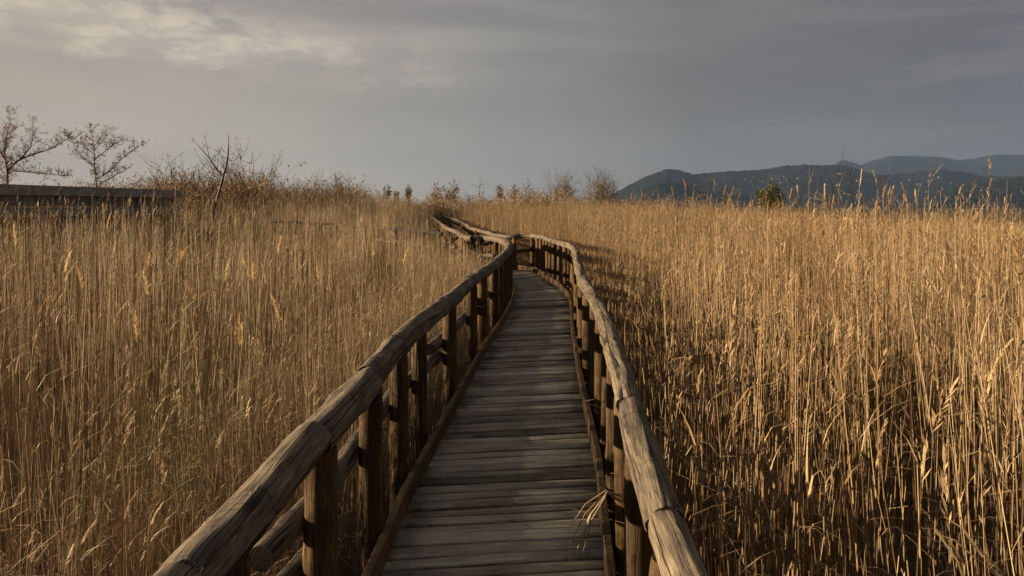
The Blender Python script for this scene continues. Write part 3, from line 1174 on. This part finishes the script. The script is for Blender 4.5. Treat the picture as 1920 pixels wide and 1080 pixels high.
# short growth added along the walk's left edge to block sun from the deck
lp_ = lattice(-6, 4, -2.5, 21, 0.17)
lw_ = walk_dist(lp_)
lp_ = lp_[is_left(lp_) & (lw_ > 1.06) & (lw_ < 2.3)]
k_ = len(lp_)
lz_ = (nrng.uniform(0.45, 0.85, k_) - GZ) / 2.2
lpts = np.concatenate([pts[left], np.stack([lp_[:, 0], lp_[:, 1], np.full(k_, GZ)], 1)])
lidx = np.concatenate([idx[left], nrng.integers(0, NV, k_)])
lrot = np.concatenate([rot[left], np.stack([nrng.normal(0, .05, k_), nrng.normal(0, .05, k_), nrng.uniform(0, 6.283, k_)], 1)])
lscl = np.concatenate([scl[left], np.stack([np.full(k_, .8), np.full(k_, .8), lz_], 1)])
plant("reed_bed", lpts, lidx, lrot, lscl, reedsL, M_REED_L)
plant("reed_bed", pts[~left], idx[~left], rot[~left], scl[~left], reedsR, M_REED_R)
print("reed tufts", len(allp))

# green sedge between the reeds, mostly on the left and under the hide
sp_ = lattice(-28, 14, -1, 34, 0.55)
sw = walk_dist(sp_)
sl = is_left(sp_)
gn = vnoise(sp_, 0.35, 12.0)
hidez = (sp_[:, 0] < -9) & (sp_[:, 1] > 14) & (sp_[:, 1] < 33)
thr = np.where(sl, 0.10, 0.45)
ok = (sw > 1.1) & (np.abs(sp_[:, 0]) < np.maximum(sp_[:, 1], 0) * .8 + 5) & ((gn > thr) | (hidez & (gn > -0.3))) & ~in_hide(sp_)
sp_, gn, hidez = sp_[ok], gn[ok], hidez[ok]
sh = np.clip(1.35 + gn * 0.9 + nrng.normal(0, .15, len(sp_)), 0.8, 2.1)
sh = np.where(hidez, sh * 1.1 + .75, sh * .8)
plant("sedge", np.stack([sp_[:, 0], sp_[:, 1], np.full(len(sp_), GZ)], 1), nrng.integers(0, 5, len(sp_)),
      np.stack([np.zeros(len(sp_)), np.zeros(len(sp_)), nrng.uniform(0, 6.28, len(sp_))], 1),
      np.stack([np.full(len(sp_), 1.3), np.full(len(sp_), 1.3), sh], 1), sedges, M_GREEN)


# single reeds that stand out
def tall_reed(px, py, d, label, group=None, nod=0.5, az=None, plen=0.2, pw=0.03, tint=0.6, arch=0.0, lean=0.0, leaves=2, seed=0):
    r_ = random.Random(9000 + seed + int(px * 7 + py))
    tip = P(px, py, d)
    base = Vector((tip.x - lean, tip.y + r_.uniform(-.1, .1), GZ))
    root = thing("plumed_reed", base, label, "reed", group)
    az = az if az is not None else r_.choice((0.2, 2.9)) + r_.gauss(0, .5)
    top = tip - base
    ax = Vector((lean * .3, 0, 1)).normalized()
    stem_top = top - Vector((0, 0, plen * 0.8))
    pts = [Vector((0, 0, 0)), stem_top * .35 + Vector((r_.gauss(0, .02), r_.gauss(0, .02), 0)), stem_top * .7 + Vector((r_.gauss(0, .02), r_.gauss(0, .02), 0)), stem_top]
    if arch:
        dv = Vector((math.cos(az), math.sin(az), 0))
        st = top - dv * arch * 0.6 - Vector((0, 0, arch * .9))
        pts = [Vector((0, 0, 0)), st * .6, st, st + dv * arch * .12 + Vector((0, 0, arch * .5)), st + dv * arch * .35 + Vector((0, 0, arch * .82)), top]
    pts = catmull(pts, 0.12)
    k = len(pts)
    mb = MB()
    mb.prism(pts, [0.0052 - 0.003 * i / k for i in range(k)], 5, tint * .8)
    mb.build("stalk", M_REED_R if px > 960 else M_REED_L, root, smooth=True)
    mb = MB()
    axis = pts[-1] - pts[-2]
    add_plume(mb, pts[-1] - axis.normalized() * plen * .1, axis, plen, pw, az, r_, 80, tint, nod if not arch else 1.6)
    mb.build("plume", M_PLUME, root)
    for j in range(leaves):
        q = pts[int(k * r_.uniform(.55, .95)) - 1]
        mb = MB()
        add_blade(mb, q, r_.uniform(0, 6.28), r_.uniform(.18, .36), r_.uniform(.009, .014), r_.uniform(.5, 1.3), r_.uniform(.4, 2.4), min(1, tint + r_.gauss(0, .15)), 5)
        mb.build("leaf", M_REED_R if px > 960 else M_REED_L, root)
    return root


GR = "plumed reeds standing up against the hills"
GL = "pale plumed reeds standing up in the brown bed"
lbR = "slender plumed reed standing above the golden bed with the hills behind"
lbL = "pale plumed reed standing out of the brown bed beside the boardwalk's shaded railing"
REEDS = [
    (1612, 322, 10.5, dict(lab="tallest pale plumed reed rising highest against the hills", tint=.95, plen=.26, pw=.026, nod=.15, lean=.06)),
    (1286, 338, 12, dict(tint=.2)), (1357, 350, 13, dict(tint=.15)), (1371, 352, 13.5, dict(tint=.1)), (1385, 357, 13, dict(tint=.2)),
    (1480, 357, 12, dict(tint=.4)), (1497, 352, 12, dict(tint=.95, nod=.2)), (1545, 350, 11, dict(tint=.8, plen=.24, nod=.1)),
    (1655, 349, 10, dict(tint=.3)), (1668, 357, 10, dict(tint=.35, plen=.28, pw=.04)), (1698, 352, 10, dict(tint=.3)), (1703, 368, 9.5, dict(tint=.4)), (1718, 362, 9.5, dict(tint=.8, nod=.1)),
    (1765, 362, 9, dict(tint=.5, pw=.012, nod=.1)), (1786, 380, 9, dict(tint=.5, pw=.012)), (1800, 374, 9, dict(tint=.5, pw=.014, nod=.1)), (1640, 380, 10, dict(tint=.45)),
    (1182, 360, 15, dict(tint=.3)), (1204, 355, 15, dict(tint=.25)), (1262, 352, 14, dict(tint=.25)), (1297, 360, 12, dict(tint=.3)), (1408, 378, 12, dict(tint=.35)),
    (1560, 370, 11, dict(tint=.4)), (1527, 356, 11, dict(tint=.6, pw=.014)),
    (1820, 392, 8.5, dict(lab="orange-brown nodding plume leaning over at the edge of the golden bed", tint=.25, nod=1.3, az=0.0, plen=.24, pw=.032, lean=-.15)),
    (1560, 716, 3.4, dict(lab="pale plump seed head low in the shaded golden reeds near the sunlit rail", tint=.98, plen=.09, pw=.014, nod=.3)),
    (1850, 640, 3.6, dict(lab="long feathery plume drooping in the golden bed near the frame edge", tint=.8, plen=.34, pw=.03, nod=1.2, az=0.3, lean=-.12)),
    (1270, 672, 4.0, dict(lab="white curled dead leaf tip on a reed just beyond the sunlit rail", tint=1.0, plen=.06, pw=.01, arch=.12, az=0.0)),
    (30, 428, 7.5, dict(lab="pale fluffy plumed reed at the far left edge of the brown bed", tint=.98, plen=.22, pw=.03, nod=.2)),
    (120, 474, 6.5, dict(tint=.85, plen=.22)), (155, 506, 6.2, dict(tint=.7)), (72, 520, 5.6, dict(lab="long brown plume bent sideways over the brown bed", tint=.3, nod=1.7, az=0.2, plen=.34, pw=.022, lean=.18)),
    (200, 405, 9, dict(tint=.55)), (275, 476, 7, dict(tint=.6)), (335, 462, 7, dict(lab="bushy two-tufted brown plume in the left bed", tint=.35, nod=1.0, plen=.2, pw=.04)),
    (420, 432, 8, dict(lab="golden plume arched over like a walking-stick handle in the brown bed", tint=.8, arch=.34, az=0.1, plen=.1, pw=.016)),
    (468, 492, 6, dict(tint=.9)), (476, 490, 6.1, dict(tint=.85)), (500, 500, 6.2, dict(tint=.9)), (520, 447, 8, dict(tint=.95)), (568, 440, 8, dict(lab="small golden plume hooked over to one side near the side path", tint=.7, arch=.2, az=.1, plen=.1, pw=.014)),
    (278, 516, 5.8, dict(tint=.95)), (365, 522, 5.6, dict(tint=.6, nod=.9)), (258, 594, 4.8, dict(tint=.75)), (450, 600, 4.6, dict(tint=.6, nod=.2)), (420, 492, 6, dict(tint=.9)), (600, 500, 6, dict(tint=.8)), (525, 560, 5, dict(tint=.8)),
    (700, 455, 9, dict(tint=.7)), (655, 468, 8, dict(tint=.8)), (755, 470, 8, dict(tint=.7)),
]
LANDMARKS = [(1150, "the foot of the hills"), (1443, "the round green tree"), (1612, "the tallest pale plume"), (1830, "the leaning orange plume"),
             (95, "the bird hide's open end"), (410, "the dead forked tree"), (530, "the bent sapling"), (815, "the far railing's end")]


def reed_label(k):
    px, py, d, kw = REEDS[k]
    tint, w = kw.get('tint', .6), kw.get('pw', .03)
    look = ("orange-brown" if tint < .3 else "tawny" if tint < .55 else "golden" if tint < .8 else "pale straw") + (" thin" if w < .02 else " thick" if w > .035 else " feathery")
    lx, ln = min([m for m in LANDMARKS if (m[0] > 960) == (px > 960) and abs(m[0] - px) > 1], key=lambda m: abs(m[0] - px))
    side = 1 if px > lx else -1
    n = sum(1 for q in REEDS if 'lab' not in q[3] and (q[0] > 960) == (lx > 960) and 0 < (q[0] - lx) * side < (px - lx) * side)
    return "%s plume, %s plumed reed %s of %s" % ((look, ORD[n], "right" if side > 0 else "left", ln))


for i, (px, py, d, kw) in enumerate(REEDS):
    auto = None if 'lab' in kw else reed_label(i)
    lab = kw.get('lab')
    kw = {a_: b_ for a_, b_ in kw.items() if a_ != 'lab'}
    gp = None
    if lab is None:
        lab, gp = (auto, GR) if px > 960 else (auto, GL)
    tall_reed(px, py, d, lab, gp, seed=i, **kw)

# a wisp of broken reed blades hanging over the right kerb
q = PD(1130, 925, 1.36)
wisp = thing("broken_reed", (q.x, q.y, q.z), "bunch of pale broken reed blades hanging over the kerb by the sunlit railing", "reed")
r_ = random.Random(77)
for k in range(7):
    mb = MB()
    e = Vector((-0.115 + r_.gauss(0, .025), -.05 + r_.gauss(0, .03), -.20 + r_.gauss(0, .04)))
    pp = [Vector((r_.gauss(0.20, .03), r_.gauss(0.03, .03), r_.gauss(-0.10, .05))), Vector((.03, 0, .03)) + e * .1, e * .55 + Vector((0, 0, .03)), e]
    mb.prism(pp, [.004, .0038, .0033, .0012], 4, r_.uniform(.55, 1.0))
    mb.build("blade", M_REED_R, wisp)


# ------------------------------------------------------------------ trees and shrubs
def grow(tw, lf, p, d, length, rad, level, r_, leaf_n, leaf_s, up=0.25, tintr=(0.1, 0.6), kids=(3, 5)):
    """a twiggy branch with side shoots; leaf-sized faces on its ends"""
    pts = [p]
    q = p
    dd = d.normalized()
    n = 4
    for i in range(n):
        dd = (dd + Vector((r_.gauss(0, .16), r_.gauss(0, .16), r_.gauss(up * .25, .12)))).normalized()
        q = q + dd * (length / n)
        pts.append(q)
    tw.prism(pts, [rad * (1 - .75 * i / n) for i in range(n + 1)], 4 if level > 1 else 3, r_.uniform(*tintr))
    if level > 0:
        for i in range(r_.randint(*kids)):
            k = r_.randint(1, n)
            b = pts[k]
            side = Vector((r_.gauss(0, 1), r_.gauss(0, 1), r_.gauss(.25, .6))).normalized()
            grow(tw, lf, b, dd * .55 + side * .8, length * r_.uniform(.45, .7), rad * .62, level - 1, r_, leaf_n, leaf_s, up, tintr, kids)
    if level <= 1 and leaf_n:
        for i in range(leaf_n):
            b = pts[r_.randint(1, n)] + Vector((r_.gauss(0, 1), r_.gauss(0, 1), r_.gauss(0, 1))) * length * .05
            a_ = Vector((r_.gauss(0, 1), r_.gauss(0, 1), r_.gauss(0, 1))).normalized()
            c_ = a_.cross(Vector((r_.gauss(0, 1), r_.gauss(0, 1), r_.gauss(0, 1)))).normalized()
            s_ = leaf_s * r_.uniform(.5, 1.3)
            lf.add([b - a_ * s_, b + c_ * s_ * .5, b + a_ * s_, b - c_ * s_ * .5], [(0, 1, 2, 3)], min(1, max(0, r_.gauss(.5, .25))))


def limb_tree(name, label, limbs, d, seed, leaf_n, leaf_s, mat_leaf, twig_l=0.8, density=3.0, level=1, group=None, mat_trunk=None, tintr=(.3, .9)):
    """tree whose main limbs follow what the photo shows: each limb is [(px, py, radius), ...]"""
    r_ = random.Random(seed)
    b = P(limbs[0][0][0], limbs[0][0][1], d)
    base = Vector((b.x, b.y, GZ))
    root = thing(name, base, label, "tree", group)
    tr, tw, lf = MB(), MB(), MB()
    ends = []
    for li, L in enumerate(limbs):
        dv = r_.uniform(-.9, .9)
        pts, rad = [], []
        for i, (px, py, rr) in enumerate(L):
            q = P(px, py, d) - base
            q.y += dv * (i / max(1, len(L) - 1)) if li else 0
            pts.append(q)
            rad.append(rr)
        if li == 0:
            pts = [Vector((pts[0].x, 0, -0.1))] + pts
            rad = [rad[0] * 1.15] + rad
        cp = catmull(pts, 0.25)
        rr = np.interp(np.linspace(0, 1, len(cp)), np.linspace(0, 1, len(rad)), rad)
        tr.prism(cp, list(rr), 7, r_.uniform(.2, .7))
        for i in range(1, len(cp)):
            f = i / len(cp)
            if li == 0 and cp[i].z < 2.2:
                continue
            for k in range(int(density * .35 + r_.random() * density * .35)):
                t = (cp[i] - cp[i - 1]).normalized()
                side = Vector((r_.gauss(0, 1), r_.gauss(0, 1), r_.gauss(.35, .6))).normalized()
                grow(tw, lf, cp[i], t * .5 + side, twig_l * r_.uniform(.5, 1.2) * (1.1 - .4 * f), max(.011, rr[i] * .35), level, r_, leaf_n, leaf_s, tintr=tintr, kids=(2, 4))
        grow(tw, lf, cp[-1], cp[-1] - cp[-2], twig_l * .6, rad[-1], level, r_, leaf_n, leaf_s, tintr=tintr, kids=(2, 4))
    tr.build("trunk", mat_trunk or M_BARK, root, smooth=True)
    cr = tw.build("crown", M_TWIG, root)
    if lf.v:
        lf.build("foliage", mat_leaf, cr)
    return root


limb_tree("thorn_tree", "sparse thorn tree behind the timber hide reaching a long limb over to the next tree", [
    [(12, 400, .09), (14, 340, .075), (12, 310, .06), (8, 280, .045), (16, 240, .02), (18, 215, .008)],
    [(13, 322, .055), (30, 302, .045), (55, 290, .035), (90, 277, .025), (120, 258, .015), (137, 252, .007)],
    [(40, 296, .028), (62, 276, .02), (72, 250, .012), (76, 240, .006)],
    [(12, 318, .03), (45, 322, .026), (90, 326, .018), (128, 330, .009)],
    [(10, 300, .03), (-4, 270, .02), (-10, 240, .01)],
    [(9, 285, .025), (26, 262, .016), (44, 245, .008)], [(10, 330, .03), (-15, 310, .02), (-40, 290, .01)]], 33, 41, 1, .035, M_TWIG, 0.55, 8.0, 2)
limb_tree("thorn_tree", "upright twiggy thorn tree behind the hide with a round nest-like clump", [
    [(184, 400, .07), (181, 350, .055), (177, 310, .04), (176, 275, .025), (168, 240, .008)],
    [(181, 335, .035), (200, 322, .03), (215, 302, .022), (232, 285, .014), (250, 270, .006)],
    [(179, 315, .025), (160, 300, .018), (142, 282, .01), (134, 268, .005)],
    [(177, 300, .025), (196, 282, .016), (220, 262, .007)], [(177, 290, .02), (160, 270, .01), (150, 258, .005)], [(177, 282, .02), (186, 260, .01), (190, 246, .005)],
    [(186, 345, .03), (206, 330, .02), (222, 318, .012)]], 34, 43, 1, .035, M_TWIG, 0.46, 9.0, 2)
limb_tree("dead_tree", "dark dead tree forking into two bare limbs beside the hide's end", [
    [(398, 420, .07), (402, 392, .062), (408, 370, .055), (415, 345, .05), (420, 325, .045)],
    [(418, 330, .036), (405, 316, .034), (392, 296, .028), (378, 280, .018), (367, 268, .007)],
    [(420, 326, .04), (428, 305, .034), (433, 285, .026), (436, 264, .008)],
    [(394, 300, .014), (394, 280, .01), (396, 260, .004)], [(421, 324, .018), (445, 323, .012), (466, 322, .006)], [(425, 312, .014), (422, 298, .008), (424, 290, .004)],
    [(414, 346, .012), (400, 340, .007), (388, 334, .003)], [(395, 302, .012), (404, 292, .007), (405, 284, .003)]], 27, 47, 0, .05, M_LEAF, 0.42, 2.4, 1)
limb_tree("sapling", "small bare sapling alone between the shrubs, tip bent over to one side", [
    [(527, 390, .05), (529, 362, .04), (530, 345, .03), (536, 330, .02), (545, 320, .012), (555, 312, .005)],
    [(530, 350, .018), (524, 335, .01), (520, 322, .005)], [(530, 346, .016), (541, 340, .009), (550, 336, .004)]], 36, 51, 1, .06, M_LEAF, 0.5, 2.0)


def bush(seed, w, h, mat_tw, n, level, leaf_n, leaf_s, mat_leaf, up=0.5):
    """returns twig mesh and leaf mesh builders of a shrub W wide, H tall, rooted at the origin"""
    r_ = random.Random(seed)
    tw, lf = MB(), MB()
    for i in range(n):
        an = r_.uniform(0, 6.283)
        sp = r_.random()
        d = Vector((math.cos(an) * w * .5 * sp, math.sin(an) * w * .5 * sp, h * r_.uniform(.55, 1.0) * (1 - .35 * sp)))
        b = Vector((math.cos(an), math.sin(an), 0)) * w * .12 * sp
        grow(tw, lf, b, d, d.length * .8, .02 * h / 2.5, level, r_, leaf_n, leaf_s, up, (.1, .9))
    return tw, lf


def round_tree(px, py_top, d, wpx, label, seed, mat_tw, leaf_n, leaf_s, mat_leaf, trunk_f=.4, n=18, level=2, name="tree", group=None, cat="tree", flat=1.0, lenf=.72, fill=0):
    """a small far tree: a clean stem carrying a rounded twiggy crown"""
    top = P(px, py_top, d)
    H = top.z - GZ
    W = wpx / F * d
    r_ = random.Random(seed)
    root = thing(name, (top.x, top.y, GZ), label, cat, group)
    tr, tw, lf = MB(), MB(), MB()
    c0 = H * trunk_f
    tr.prism([Vector((0, 0, -.1)), Vector((r_.gauss(0, .05), 0, c0 * .6)), Vector((r_.gauss(0, .08), 0, c0)), Vector((r_.gauss(0, .1), 0, c0 + (H - c0) * .45))], [H * .022, H * .018, H * .016, H * .006], 7, .5)
    for i in range(n):
        an = r_.uniform(0, 6.283)
        el = math.asin(r_.uniform(-.35, 1.0))
        rad = Vector((math.cos(an) * math.cos(el) * W * .5, math.sin(an) * math.cos(el) * W * .5, math.sin(el) * (H - c0) * .62 * flat))
        b = Vector((0, 0, c0 + (H - c0) * .30 * r_.random()))
        e = Vector((0, 0, c0 + (H - c0) * .36)) + rad
        grow(tw, lf, b, e - b, (e - b).length * lenf, H * .006, level, r_, leaf_n, leaf_s, .2, (.2, .9))
    k = 0
    while k < fill:
        v = Vector((r_.gauss(0, 1), r_.gauss(0, 1), r_.gauss(0, 1))).normalized()
        lump = mnoise.noise(v * 2.3 + Vector((seed, 0, 0)))
        rr = (r_.random() ** .4) * (0.92 + .22 * lump)
        q = Vector((v.x * W * .5 * rr, v.y * W * .5 * rr, c0 + (H - c0) * .5 + v.z * (H - c0) * .5 * rr))
        if mnoise.noise(q * 1.1 + Vector((0, seed, 0))) < -0.22:
            k += 1
            continue
        a_ = Vector((r_.gauss(0, 1), r_.gauss(0, 1), r_.gauss(0, 1))).normalized()
        c_ = a_.cross(Vector((r_.gauss(0, 1), r_.gauss(0, 1), r_.gauss(0, 1)))).normalized()
        s_ = leaf_s * r_.uniform(.5, 1.3)
        lf.add([q - a_ * s_, q + c_ * s_ * .5, q + a_ * s_, q - c_ * s_ * .5], [(0, 1, 2, 3)], min(1, max(0, r_.gauss(.5, .25))))
        k += 1
    tr.build("trunk", M_BARK, root, smooth=True)
    cr = tw.build("crown", mat_tw, root)
    if lf.v:
        lf.build("foliage", mat_leaf, cr)
    return root


round_tree(1443, 338, 58, 54, "lone round green tree standing out against the dark hills", 61, M_TWIG, 3, .085, M_GTREE, .28, 26, 1, "green_tree", flat=.8, fill=5200, lenf=.5)
round_tree(1054, 331, 95, 42, "pale bare round-crowned tree standing nearer the bend", 62, M_TWIGPALE, 2, .07, M_TWIGPALE, .28, 60, 2, "bare_tree", flat=1.1, lenf=.85)
round_tree(1128, 331, 100, 56, "pale bare broad-crowned tree at the foot of the hills' slope", 63, M_TWIGPALE, 2, .07, M_TWIGPALE, .28, 70, 2, "bare_tree", flat=1.1, lenf=.85)
round_tree(726, 344, 88, 18, "small mop-headed tree, wider and shaggier of two on the skyline", 64, M_TWIG, 8, .10, M_LEAF, .6, 14, 1, "mophead_tree", lenf=.5, fill=420)
round_tree(766, 344, 88, 14, "small mop-headed tree on a clear stem, neat club-shaped head", 65, M_TWIG, 8, .10, M_LEAF, .6, 14, 1, "mophead_tree", lenf=.5, fill=420)
round_tree(743, 352, 86, 13, "low mop-headed tree between two taller ones on the skyline", 66, M_TWIG, 8, .10, M_LEAF, .6, 14, 1, "mophead_tree", lenf=.5, fill=420)
round_tree(937, 344, 92, 17, "dark flat-topped tree at the head of the distant row beyond the bend", 67, M_TWIG, 8, .10, M_LEAF, .62, 14, 1, "flat_topped_tree", flat=.5, lenf=.5, fill=420)
round_tree(965, 345, 92, 16, "dark rounded little tree beside the flat-topped one beyond the bend", 68, M_TWIG, 8, .10, M_LEAF, .6, 14, 1, "flat_topped_tree", flat=.6, lenf=.5, fill=420)
round_tree(840, 348, 84, 16, "slim feathery tree with loose brown head above the far railing", 69, M_TWIG, 3, .13, M_LEAF, .4, 12, 2, "slim_tree")
round_tree(818, 334, 84, 24, "taller ragged pale-brown tree just above the far railing ends", 70, M_TWIGPALE, 3, .13, M_TWIGPALE, .35, 14, 2, "slim_tree")
round_tree(849, 336, 88, 18, "tall thin pale tree second from the ragged one", 71, M_TWIGPALE, 2, .12, M_TWIGPALE, .4, 10, 2, "slim_tree")
limb_tree("bare_sapling", "thin bare tree with level side arms on the skyline", [
    [(898, 385, .06), (899, 362, .05), (900, 344, .03)], [(899, 352, .03), (890, 348, .015), (884, 344, .008)], [(900, 346, .03), (907, 345, .015), (913, 345, .008)]], 80, 72, 0, .05, M_LEAF, 0.6, 1.2, 1)


def shrub_thing(px, py_top, d, wpx, label, seed, mat, leaf_n=2, leaf_s=.06, mat_leaf=None, n=16, level=2, name="shrub", group=None):
    top = P(px, py_top, d)
    H = (top.z - GZ)
    root = thing(name, (top.x, top.y, GZ), label, "shrub", group)
    tw, lf = bush(seed, wpx / F * d, H * 1.02, mat, n, level, leaf_n, leaf_s, mat_leaf)
    st = tw.build("stems", mat, root)
    if lf.v:
        lf.build("foliage", mat_leaf or mat, st)
    return root


shrub_thing(350, 312, 37, 100, "brown bushy shrub just behind the end of the hide roof", 81, M_TWIG, 6, .055, M_TWIG, 40)
shrub_thing(456, 312, 39, 110, "brown twiggy shrub behind the forked dead tree", 82, M_TWIG, 6, .055, M_TWIG, 44)
shrub_thing(640, 334, 52, 130, "wide brown shrub mass in the open part of the skyline", 83, M_TWIG, 4, .06, M_TWIG, 44)
shrub_thing(595, 342, 50, 70, "lower rounded shrub next to the wide brown one", 84, M_TWIG, 4, .06, M_TWIG, 30)
shrub_thing(1328, 342, 30, 60, "fine twiggy shrub standing tall over the golden bed below the first hilltop", 85, M_TWIGPALE, 1, .04, M_TWIGPALE, 12)
shrub_thing(1590, 345, 22, 90, "tall wispy bare shrub among plumed reeds over the golden bed", 86, M_TWIGPALE, 1, .03, M_TWIGPALE, 14)
shrub_thing(1240, 362, 34, 110, "low orange-brown shrub rising from the golden bed's far edge", 87, M_TWIG, 3, .06, M_TWIG)
shrub_thing(1540, 366, 24, 44, "small pale twiggy shrub beside the tall wispy one", 88, M_TWIGPALE, 1, .03, M_TWIGPALE, 10)
shrub_thing(985, 362, 60, 70, "dark rounded shrub in the distant row beyond the bend", 89, M_TWIG, 3, .09, M_LEAF)

# the thicket closing the marsh: one mass
tsrc = []
for i in range(6):
    tw, lf = bush(600 + i, 2.6, 2.4, M_TWIG, 20, 2, 3, .045, M_TWIG)
    mbx = MB()
    mbx.add(tw.v, tw.f, tw.tint)
    mbx.add(lf.v, lf.f, lf.tint)
    tsrc.append(mbx.build("thicket_source", M_TWIG if i < 4 else M_TWIGPALE, link=False))
tcol = collection("thicket_sources", tsrc)
prof_x = [-40, 250, 330, 480, 520, 570, 690, 720, 800, 870, 1000, 1060, 1150, 1210, 1300, 1400, 1500, 1700]
prof_y = [352, 350, 332, 336, 350, 347, 350, 364, 366, 362, 360, 368, 372, 370, 374, 386, 396, 402]
tp, ts = [], []
for row, (d0, d1, n) in enumerate(((42, 52, 90), (54, 68, 130), (70, 84, 130))):
    for i in range(n):
        px = rng.uniform(-40, 1500 if row < 2 else 1250)
        if row == 0 and px > 560:
            continue
        d = rng.uniform(d0, d1)
        py = np.interp(px, prof_x, prof_y) + abs(rng.gauss(0, 9)) + (2 if row else 6)
        H = CZ - (py - HY) / F * d - GZ
        q = P(px, HY, d)
        tp.append((q.x, q.y, GZ))
        k = max(.5, H / 2.4)
        ts.append((k * rng.uniform(.9, 1.4), k * 1.1, k))
tp, ts = np.array(tp), np.array(ts)
plant("thicket", tp, nrng.integers(0, 6, len(tp)), np.stack([np.zeros(len(tp)), np.zeros(len(tp)), nrng.uniform(0, 6.28, len(tp))], 1), ts, tcol, M_TWIG)

# ------------------------------------------------------------------ haze
HZ = MB()
HZ.box((0, 0, 349), 9300, 9300, 351)
hm = bpy.data.materials.new("haze")
hm.use_nodes = True
ht = NT(hm.node_tree)
ht.n.clear()
ho = ht.node('ShaderNodeOutputMaterial')
hv = ht.node('ShaderNodeVolumePrincipled')
hv.inputs['Color'].default_value = (0.14, 0.21, 0.355, 1)
hv.inputs['Density'].default_value = 0.0001
hv.inputs['Anisotropy'].default_value = 0.0
ht.link(hv.outputs[0], ho.inputs['Volume'])
hz_o = HZ.build("haze", hm)
tag(hz_o, kind='stuff')
